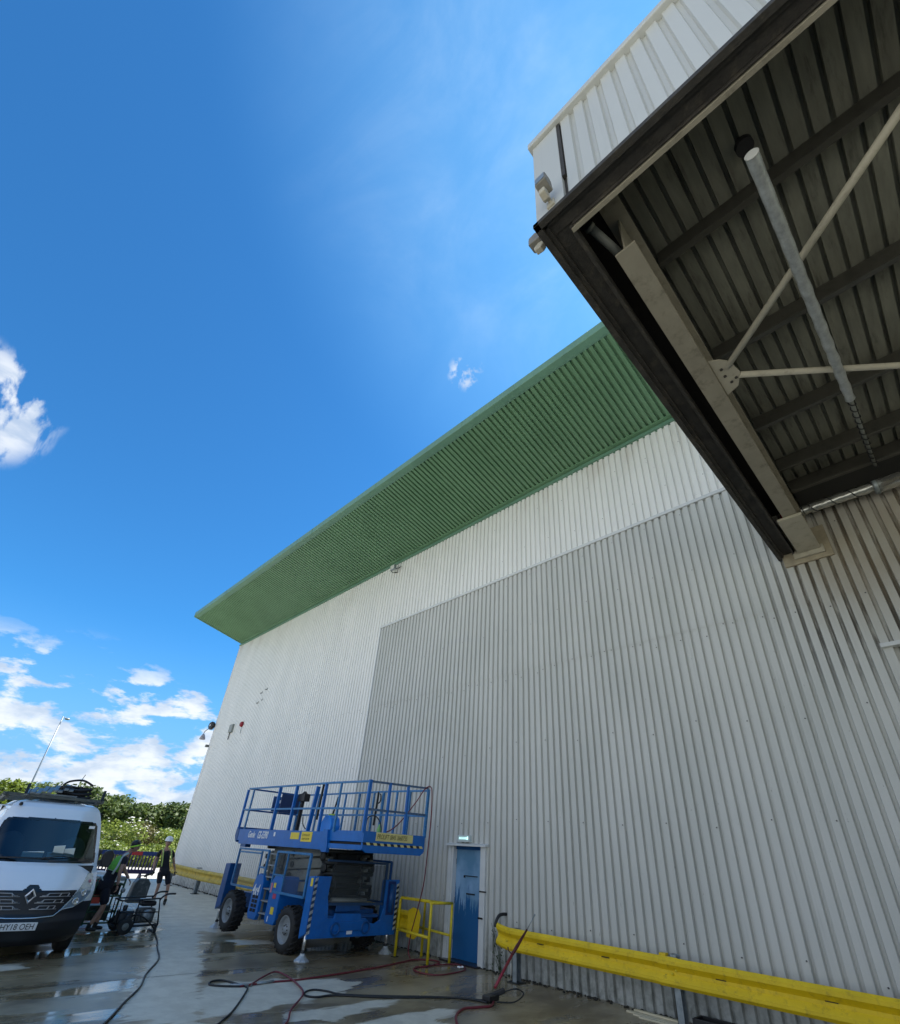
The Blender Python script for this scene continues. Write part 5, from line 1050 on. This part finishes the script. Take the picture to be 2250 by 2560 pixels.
for s, a in (('rs', 're'), ('ls', 'le')):
    q0, q1 = Vector(J[s][0]), Vector(J[a][0]); limb([q0.lerp(Vector(J['chest'][0]), .3), q0, q0.lerp(q1, .62)], [.07, .075, .062], 'sleeve', NAVY, p2)
limb([A2(0, 0, 1.06), A2(0, 0, .94), A2(0, 0, .84), A2(0, 0, .74)], [(.18, .15), (.20, .17), (.20, .165), (.19, .14)], 'shorts', NAVY, p2)
for h, k in (('rh', 'rk'), ('lh', 'lk')): limb([J[h][0], Vector(J[h][0]).lerp(Vector(J[k][0]), .5), Vector(J[h][0]).lerp(Vector(J[k][0]), .95)], [.105, .095, .09], 'shorts_leg', NAVY, p2)
for y, d in ((-.115, 1), (.125, 1)):
    MB().tube(smooth([A2(-.06, y, 1.50), A2(.06, y, 1.50), A2(.13, y*1.05, 1.40), A2(.145, y*1.1, 1.2), A2(.13, y*1.15, 1.02)]), .020, 6).build('hi_vis_strap', mat('pale_lime', (.48, .62, .18), .6) if y < 0 else bpy.data.materials['pale_lime'], p2)
hm = MB(); c = Vector(A2(.05, 0, 1.755))
hm.lathe(c, (0.05, 0, 1), [(.112, -.03), (.128, -.028), (.118, .0), (.112, .04), (.09, .085), (.05, .108), (.01, .114)], 24).prism([(c.x+.08, c.y-.08), (c.x+.19, c.y-.06), (c.x+.20, c.y), (c.x+.19, c.y+.06), (c.x+.08, c.y+.08)], 2, c.z-.034, c.z-.02)
hm.build('hard_hat', HELM, p2, bevel=.003)
gl2 = mat('black_glove', (.015, .015, .018), .7)
for wq, d in ((J['rw'][0], (.25, -.1, -1)), (J['lw'][0], (.15, .1, -1))):
    m = MB(); hand(m, wq, d, (1, 0, 0), .45, True); m.build('gloved_hand', gl2, p2, fix=False)
for a in ('ra', 'la'): boot(p2, J[a][0], fw, BOOT)
jg = thing('metal_container', (-18.9, 5.85, gz(-18.9)), 'scratched dark grey container carried low by the person in the white hard hat', 'container')
jx, jy, jz = -18.9, 5.66, .20
mj = mat('scratched_dark_can', (.07, .085, .09), .45, .3, .3, 8, dirt=(.35, .38, .38), dscale=5, damt=.6)
MB().prism([(jy-.24, jz), (jy+.20, jz), (jy+.24, jz+.06), (jy+.24, jz+.48), (jy+.14, jz+.60), (jy-.12, jz+.60), (jy-.20, jz+.50), (jy-.26, jz+.06)], 0, jx-.14, jx+.14).build('can_body', mj, jg, bevel=.03)
MB().tube(smooth([(jx, jy-.1, jz+.59), (jx, jy-.08, jz+.66), (jx, jy+.08, jz+.66), (jx, jy+.1, jz+.59)]), .015, 6).build('handle', BLK, jg)
MB().tube([A2(.12, -.37, .83), (jx-.2, jy+.15, .88), (jx, jy+.05, jz+.66)], .035, 8).build('strap', NAVY, jg)
# person with the cap leaning over beside the van
X0, Y0, G0 = -15.2, 3.86, gz(-15.2)
fw = Vector((.25, 1, 0)).normalized()
_b = A2
def A2(x, y, z): return (X0+x, Y0+y+.13*max(0, z-.8)/.8, G0+z)
J = {'pel': (A2(-.02, -.06, .93), (.12, .10)), 'waist': (A2(0, -.05, 1.08), (.11, .09)), 'chest': (A2(0, .0, 1.34), (.13, .10)), 'neck': (A2(.02, .06, 1.51), .055), 'skull': (A2(.03, .10, 1.60), .05),
 'rs': (A2(.18, .02, 1.42), .058), 're': (A2(.27, .03, 1.14), .044), 'rw': (A2(.28, .12, .88), .030), 'ls': (A2(-.18, .04, 1.42), .058), 'le': (A2(-.22, .22, 1.18), .042), 'lw': (A2(-.12, .40, .99), .027),
 'rh': (A2(.09, -.06, .88), .085), 'rk': (A2(.12, .04, .49), .060), 'ra': (A2(.10, -.10, .11), .045), 'lh': (A2(-.11, -.06, .88), .085), 'lk': (A2(-.12, .10, .49), .060), 'la': (A2(-.14, .08, .11), .045)}
p1, Lf, Bf, hr = person('person', A2(0, 0, 0), 'person in black cap and hi-vis vest leaning over the green machine beside the van', J, (.35, 1, -.35), A2(.05, .14, 1.66), None, None)
hr.build('hair', HAIR, p1)
limb([A2(-.02, -.06, .84), A2(-.02, -.06, .93), A2(0, -.05, 1.08), A2(0, -.03, 1.20), A2(0, .0, 1.38), A2(0, .03, 1.45)], [(.195, .16), (.19, .155), (.175, .145), (.18, .145), (.18, .14), (.12, .10)], 't_shirt', NAVY, p1)
for s, a in (('rs', 're'), ('ls', 'le')):
    q0, q1 = Vector(J[s][0]), Vector(J[a][0]); limb([q0.lerp(Vector(J['chest'][0]), .3), q0, q0.lerp(q1, .55)], [.07, .072, .06], 'sleeve', NAVY, p1)
limb([A2(-.02, -.06, 1.06), A2(-.02, -.06, .94), A2(-.01, -.04, .84), A2(0, -.02, .72)], [(.185, .16), (.205, .175), (.21, .175), (.19, .15)], 'shorts', NAVY, p1)
for h, k in (('rh', 'rk'), ('lh', 'lk')): limb([J[h][0], Vector(J[h][0]).lerp(Vector(J[k][0]), .5), Vector(J[h][0]).lerp(Vector(J[k][0]), 1.0)], [.108, .10, .095], 'shorts_leg', NAVY, p1)
vs_ = limb([A2(0, -.05, 1.10), A2(0, -.04, 1.20), A2(0, -.01, 1.36), A2(0, .01, 1.45)], [(.20, .17), (.20, .17), (.20, .16), (.16, .13)], 'hi_vis_vest', GREENP, p1)
limb([A2(-.02, -.06, .95), A2(-.0, -.055, 1.0)], [(.215, .18), (.21, .178)], 'reflective_band', REFL, p1)
limb([A2(0, -.05, 1.13), A2(0, -.045, 1.18)], [(.212, .18), (.212, .18)], 'reflective_band', REFL, p1)
MB().tube(smooth([A2(.17, -.08, 1.10), A2(.19, -.06, 1.25), A2(.15, -.04, 1.44), A2(.11, .05, 1.52)]), .024, 6).build('reflective_band', REFL, p1)
ck = MB(); c = Vector(A2(.045, .13, 1.70)); ax = Vector((-.05, -.25, 1)).normalized()
ck.lathe(c, ax, [(.095, -.02), (.105, -.01), (.102, .03), (.08, .075), (.04, .095), (.01, .10)], 20)
ck.prism([(c.x-.06, c.y+.06), (c.x-.05, c.y+.16), (c.x+.07, c.y+.16), (c.x+.08, c.y+.06)], 2, c.z-.02, c.z-.005); ck.build('bump_cap', BLK, p1)
MB().lathe(c-ax*.022, ax, [(.106, -.02), (.108, -.015), (.108, .012), (.104, .014)], 20).build('cap_band', HIVIS, p1)
#bk = MB(); bk.ell(A2(-.05, -.27, 1.28), (.16, .13, .26), 14, 10); bk.build('back_pack', BLKM, p1)
for wq, d, q in ((J['rw'][0], (-.05, .1, -1), (0, 1, 0)), (J['lw'][0], (.1, .5, -.6), (0, .5, .5))):
    m = MB(); hand(m, wq, d, q, .5); m.build('hand', SKIN, p1, fix=False)
for a in ('ra', 'la'): boot(p1, J[a][0], fw, BOOT)
# ------------------------------------------------------------------ pressure washer and green generator
FR = mat('dark_powder_coat', (.012, .016, .022), .4, .2, .2, 10)
pw = thing('pressure_washer', (-14.9, 4.60, gz(-14.9)), 'dark wheeled petrol pressure washer with two handles on the wet ground', 'pressure washer')
gz0 = gz(-14.9)
def Q(x, y, z): return (-14.9+x, 4.60+y, gz0+z)
MB().tube([Q(-.28, -.45, .14), Q(.28, -.45, .14), Q(.28, .42, .16), Q(-.28, .42, .16), Q(-.28, -.45, .14)], .022, 8).tube([Q(.28, -.45, .14), Q(.28, -.48, .62), Q(.28, .30, .66), Q(.28, .42, .16)], .018, 8).tube([Q(-.28, -.45, .14), Q(-.28, -.48, .62), Q(-.28, .30, .66), Q(-.28, .42, .16)], .018, 8).tube([Q(.28, -.48, .62), Q(-.28, -.48, .62)], .018, 8).tube([Q(.28, -.1, .14), Q(.28, -.12, .64)], .014, 8).tube([Q(.28, -.45, .4), Q(.28, .36, .4)], .012, 8).build('frame', FR, pw)
for x in (-.28, .28): MB().tube(smooth([Q(x, .30, .62), Q(x, .36, .70), Q(x, .46, .745), Q(x, .62, .75)]), .019, 8).build('handle', BLK, pw)
for (x, y) in ((.36, -.28), (-.36, -.28)):
    w_ = MB().lathe(Q(x, y, .155), (1, 0, 0), [(.06, -.04), (.12, -.045), (.15, -.03), (.155, 0), (.15, .03), (.12, .045), (.06, .04)], 24).build('wheel', RUB, pw)
    MB().lathe(Q(x+.035, y, .155), (1, 0, 0), [(.075, 0), (.06, .012), (.025, .005), (.02, .025), (.01, .03)], 16).build('rim', SCIS, w_)
MB().box(Q(.24, .36, 0), Q(.30, .42, .16)).build('stand_foot', BLK, pw)
en = MB().box(Q(-.16, -.02, .20), Q(.20, .32, .46)).build('engine', mat('engine_metal', (.09, .10, .10), .45, .5, .4, 14), pw, bevel=.03)
MB().box(Q(-.14, -.02, .50), Q(.18, .30, .60)).build('fuel_tank', BLK, en, bevel=.04); MB().lathe(Q(.2, .14, .34), (1, 0, 0), [(.11, 0), (.115, .03), (.10, .06), (.03, .065)], 20).build('recoil_cover', STEEL, en)
MB().box(Q(-.1, -.02, .61), Q(.2, .24, .635)).build('tank_top', mat('pale_tank_top', (.45, .48, .48), .35), en, bevel=.01)
MB().box(Q(-.2, -.40, .18), Q(.16, -.12, .42)).cyl(Q(.02, -.3, .42), Q(.02, -.3, .52), .05, 12).cyl(Q(-.15, -.26, .3), Q(.26, -.22, .3), .07, 14).build('pump', mat('pump_metal', (.06, .07, .08), .4, .5, .3, 12), pw, bevel=.02)
MB().tube(smooth([Q(.2, -.2, .3), Q(.34, -.1, .36), Q(.36, .1, .28), Q(.3, .35, .1), Q(.15, .42, .03), Q(-.1, .36, .015)]), .014, 8).build('outlet_hose', HOSEB, pw)
GRN = mat('dark_green_paint', (.03, .10, .05), .4, 0, .2, 8)
gn = thing('generator', (-15.8, 3.98, gz(-15.8)), 'dark green framed machine behind the person in the cap', 'machine')
def Q(x, y, z): return (-15.8+x, 3.98+y*.8, gz(-15.8)+z*.95)
m = MB()
for x in (-.3, .3):
    for y in (-.35, .38): m.tube([Q(x, y, .08), Q(x, y, 1.02)], .022, 8)
for z in (.12, .34, .66, .90):
    for x in (-.3, .3): m.tube([Q(x, -.35, z), Q(x, .38, z)], .018, 8)
    for y in (-.35, .38): m.tube([Q(-.3, y, z), Q(.3, y, z)], .018, 8)
m.build('frame', GRN, gn)
MB().box(Q(-.26, -.30, .68), Q(.26, .33, .92)).build('black_tank', BLKM, gn, bevel=.02); MB().box(Q(-.28, -.34, .98), Q(.30, .40, 1.07)).build('top_tray', mat('pale_grey_panel', (.40, .44, .44), .4), gn, bevel=.02)
MB().box(Q(-.24, -.28, .16), Q(.22, .26, .46)).cyl(Q(.0, -.1, .3), Q(.30, -.1, .3), .10, 16).build('motor', mat('green_grey_metal', (.05, .07, .055), .5, .4, .4, 12), gn, bevel=.03)
MB().lathe(Q(.34, .38, .78), (1, 0, 0), [(.05, 0), (.05, .03), (.02, .04)], 14).build('valve', STEEL, gn)
# ------------------------------------------------------------------ plastic pedestrian barriers beyond the yard
FBL = mat('dark_blue_plastic', (.015, .04, .16), .5, 0, .15, 5); FPU = mat('dark_purple_plastic', (.03, .02, .07), .5)
def pbar(y0, label):
    X = -28.1; g1 = gz(X); t = thing('pedestrian_barrier', (X, y0+.98, g1), label, 'barrier', 'plastic barriers across the yard end')
    MB().box((X-.03, y0, .94+g1), (X+.03, y0+1.96, 1.10+g1)).build('top_band', FBL, t, bevel=.01)
    MB().box((X+.031, y0+.76, .945+g1), (X+.036, y0+1.21, 1.09+g1)).build('red_panel', mat('red_reflector', (.45, .03, .03), .5) if 'red_reflector' not in bpy.data.materials else bpy.data.materials['red_reflector'], t)
    MB().box((X-.025, y0, .24+g1), (X+.025, y0+1.96, .40+g1)).build('bottom_band', FPU, t, bevel=.01)
    m = MB()
    for i in range(15): m.bar((X, y0+.03+i*.136, .40+g1), (X, y0+.03+i*.136, .95+g1), .05, .05, up=(1, 0, 0))
    m.build('slats', FPU, t)
    for y in (y0+.15, y0+1.35): MB().prism([(X-.28, g1), (X+.28, g1), (X+.05, .26+g1), (X-.05, .26+g1)], 1, y, y+.07).build('foot', FPU, t)
pbar(2.90, 'dark blue slotted plastic barrier, leftmost and mostly hidden behind the van'); pbar(4.88, 'dark blue slotted plastic barrier between the van mirror and the person in the cap'); pbar(6.86, 'dark blue slotted plastic barrier with red panel nearest the warehouse corner')
# ------------------------------------------------------------------ vegetation
def leaves(n, blobs, size, flat=.6, seed=1, shell=.55):
    random.seed(seed); m = MB(); tot = sum(b[3]*b[4]*b[5] for b in blobs)**1.0
    ws = [b[3]*b[4]*b[5] for b in blobs]
    for i in range(n):
        b = random.choices(blobs, ws)[0]
        while True:
            p = Vector((random.uniform(-1, 1), random.uniform(-1, 1), random.uniform(-1, 1))); l = p.length
            if l < 1 and l > shell*random.random()**.3: break
        c = Vector((b[0]+p.x*b[3], b[1]+p.y*b[4], b[2]+p.z*b[5])); s = size*random.uniform(.6, 1.4)
        nn = (p*.7+Vector((random.gauss(0, .6), random.gauss(0, .6), random.gauss(0, .6)+.35))).normalized(); u = nn.orthogonal().normalized(); u = Matrix.Rotation(random.uniform(0, 6.28), 3, nn) @ u; v = nn.cross(u)
        k = len(m.v); m.v += [tuple(c-u*s), tuple(c+v*s*flat), tuple(c+u*s), tuple(c-v*s*flat)]; m.face([k, k+1, k+2, k+3])
    return m
LF1 = leafmat('sunlit_bright_leaf', (.05, .095, .010), (.24, .30, .035), .35); LF2 = leafmat('dark_tree_leaf', (.03, .06, .010), (.14, .19, .04), .3); LF3 = leafmat('hedge_leaf', (.06, .11, .010), (.28, .34, .05), .35); LF4 = leafmat('brown_green_leaf', (.07, .06, .015), (.17, .16, .04))
BARK = mat('bark', (.08, .06, .045), .9, 0, .3, 4, .8, 12)
def tree(name, x, y, h, r, label, lf_, seed, n=5200, sz=.22, trunk=.35, low=.28):
    h *= .93
    t = thing(name, (x, y, 0), label, 'tree', 'trees beyond the yard'); random.seed(seed)
    blobs = []
    for i in range(11):
        a = random.uniform(0, 6.28); d = r*random.uniform(.2, .75); zz = h*random.uniform(low+.12, .84); rr = r*random.uniform(.32, .55); blobs.append((x+math.cos(a)*d, y+math.sin(a)*d, zz, rr, rr, rr*random.uniform(.65, .9)))
    blobs.append((x, y, h*.58, r*.75, r*.75, h*.40)); blobs.append((x+.2*r, y-.3*r, h*(low+.08), r*.8, r*.85, h*.14))
    leaves(n, blobs, sz, seed=seed).build('crown', lf_, t, fix=False)
    m = MB().tube([(x, y, 0), (x+.1, y, h*.35), (x, y+.1, h*.75)], [trunk, trunk*.7, trunk*.25], 8)
    for i in range(5):
        a = i*1.3+seed; m.tube([(x, y, h*(.3+.07*i)), (x+math.cos(a)*r*.6, y+math.sin(a)*r*.6, h*(.5+.08*i))], [trunk*.4, .04], 6)
    m.build('trunk', BARK, t)
trees = [(-96, 13.4, 8.6, 4.3, 'dark green tree behind the van, tallest of the far row'), (-92, 18.0, 7.7, 4.0, 'dark green tree just right of the van roof'), (-98, 22.0, 8.0, 4.0, 'rounded dark tree in the middle of the far row'), (-90, 23.6, 6.6, 3.2, 'lower rounded tree in the far row above the flowering hedge'), (-95, 28.2, 7.2, 3.4, 'dark tree in the far row left of the warehouse corner'), (-88, 29.0, 6.7, 3.0, 'dark bushy tree touching the warehouse corner'), (-94, 33.5, 7.6, 3.4, 'dark tree partly hidden behind the warehouse corner')]
for i, (x, y, h, r, lab) in enumerate(trees): tree('broadleaf_tree', x, y, h, r, lab, LF2, 20+i, 5200, .26)
tree('field_maple', -54, 2.2, 5.7, 2.6, 'bright sunlit tree left of the van roof rack at the frame edge', LF1, 5, 6500, .17, .2)
tree('field_maple', -53, 5.4, 5.45, 2.5, 'bright sunlit tree rising behind the van roof rack', LF1, 6, 6500, .17, .2)
tree('field_maple', -55, -2.4, 5.2, 2.6, 'bright sunlit tree outside the left frame edge', LF1, 8, 3000, .17, .2)
def bush(x, y, z, rx, ry, rz_, lf_, label, seed, n, sz, flowers=0):
    t = thing('bush', (x, y, 0), label, 'bush', 'bushes along the roadway'); random.seed(seed)
    bl = [(x, y, z*.45, rx, ry, z*.55)]+[(x+random.uniform(-.5, .9)*rx, y+random.uniform(-.8, .8)*ry, z*random.uniform(.35, .8), rx*.45, ry*.4, z*.26) for _ in range(9)]
    leaves(n, bl, sz, seed=seed).build('foliage', lf_, t, fix=False)
    m = MB()
    for i in range(7): m.tube([(x+random.uniform(-.3, .3), y+random.uniform(-.5, .5)*ry, 0), (x+random.uniform(-.6, .6)*rx, y+random.uniform(-.8, .8)*ry, z*.75)], [.05, .015], 5)
    m.build('stems', BARK, t)
    if flowers:
        f = MB(); random.seed(seed+50)
        for i in range(int(flowers*.45)):
            b = random.choice(bl); a = random.uniform(-1.4, 1.4); e = random.uniform(.1, 1.4); r_ = 1.02; c = Vector((b[0]+b[3]*math.cos(a)*math.cos(e)*r_, b[1]+b[4]*math.sin(a)*math.cos(e)*r_, b[2]+b[5]*math.sin(e)*r_)); s = random.uniform(.05, .10)
            f.ell(c, (s, s, s*.5), 6, 3)
        o = f.build('white_blossom', mat('white_blossom_petals', (.80, .78, .70), .7) if 'white_blossom_petals' not in bpy.data.materials else bpy.data.materials['white_blossom_petals'], t); o['kind'] = 'stuff'
bs = [(-43, 7.6, 3.0, LF3, 'flowering bright green bush right beside the van', 180), (-44, 10.0, 2.75, LF3, 'flowering pale green bush covered in white blossom behind the barriers', 200), (-46, 12.6, 2.7, LF4, 'brownish green bush between the blossoming bush and the warehouse', 30), (-45, 14.6, 2.4, LF3, 'yellow green bush next to the warehouse corner', 10), (-43, 5.0, 2.9, LF3, 'bright bush hidden behind the van', 40), (-40, 9.2, 1.5, LF1, 'low bright green bush just behind the barrier with the red panel', 20), (-40, 12.2, 1.45, LF3, 'low bush behind the person in the white hard hat', 10), (-40, 6.4, 1.55, LF1, 'low bright green bush behind the person in the cap', 20), (-47, 17.5, 2.6, LF3, 'bush behind the warehouse corner', 0)]
for i, (x, y, z, l, lab, fl) in enumerate(bs): bush(x, y, z, 1.7, 1.9, 1, l, lab, 70+i, 5200, .085, fl)
hb = leaves(16000, [(-49.5, -8+i*3.4, 1.0, 2.2, 2.4, 1.3+.3*math.sin(i*2.1)) for i in range(12)], .13, seed=99).build('rough_hedge_growth', LF3, fix=False); struct(hb, 'stuff')
wood = leaves(14000, [(-120, -40+i*8, 2.8, 5, 5.5, 4+1.2*math.sin(i*1.7)) for i in range(16)], .5, seed=98).build('far_wood', LF2, fix=False); struct(wood, 'stuff')
# lamp post and far pale shed
lp = thing('street_lamp', (-75, 7.97, 0), 'tall thin grey street lamp rising behind the bright trees', 'street lamp')
MB().tube([(-75, 7.97, 0), (-75, 7.97, 6), (-75, 7.97, 13.4)], [.11, .09, .055], 8).build('pole', STEEL, lp)
MB().tube([(-75, 7.97, 13.3), (-75, 8.25, 13.35)], .03, 6).build('arm', STEEL, lp); MB().ell((-75, 8.45, 13.2), (.16, .30, .13), 12, 6).build('lamp_head', STEEL, lp)
sh = thing('pale_shed', (-46, 2.6, 0), 'pale grey shed glimpsed left of the van roof', 'shed')
MB().box((-47.5, -1, 0), (-45, 2.6, 3.3)).build('walls', mat('pale_render', (.50, .56, .58), .7), sh); MB().prism([(-1.1, 3.3), (2.7, 3.3), (.8, 3.75)], 0, -47.6, -44.9).build('roof', SCIS, sh)
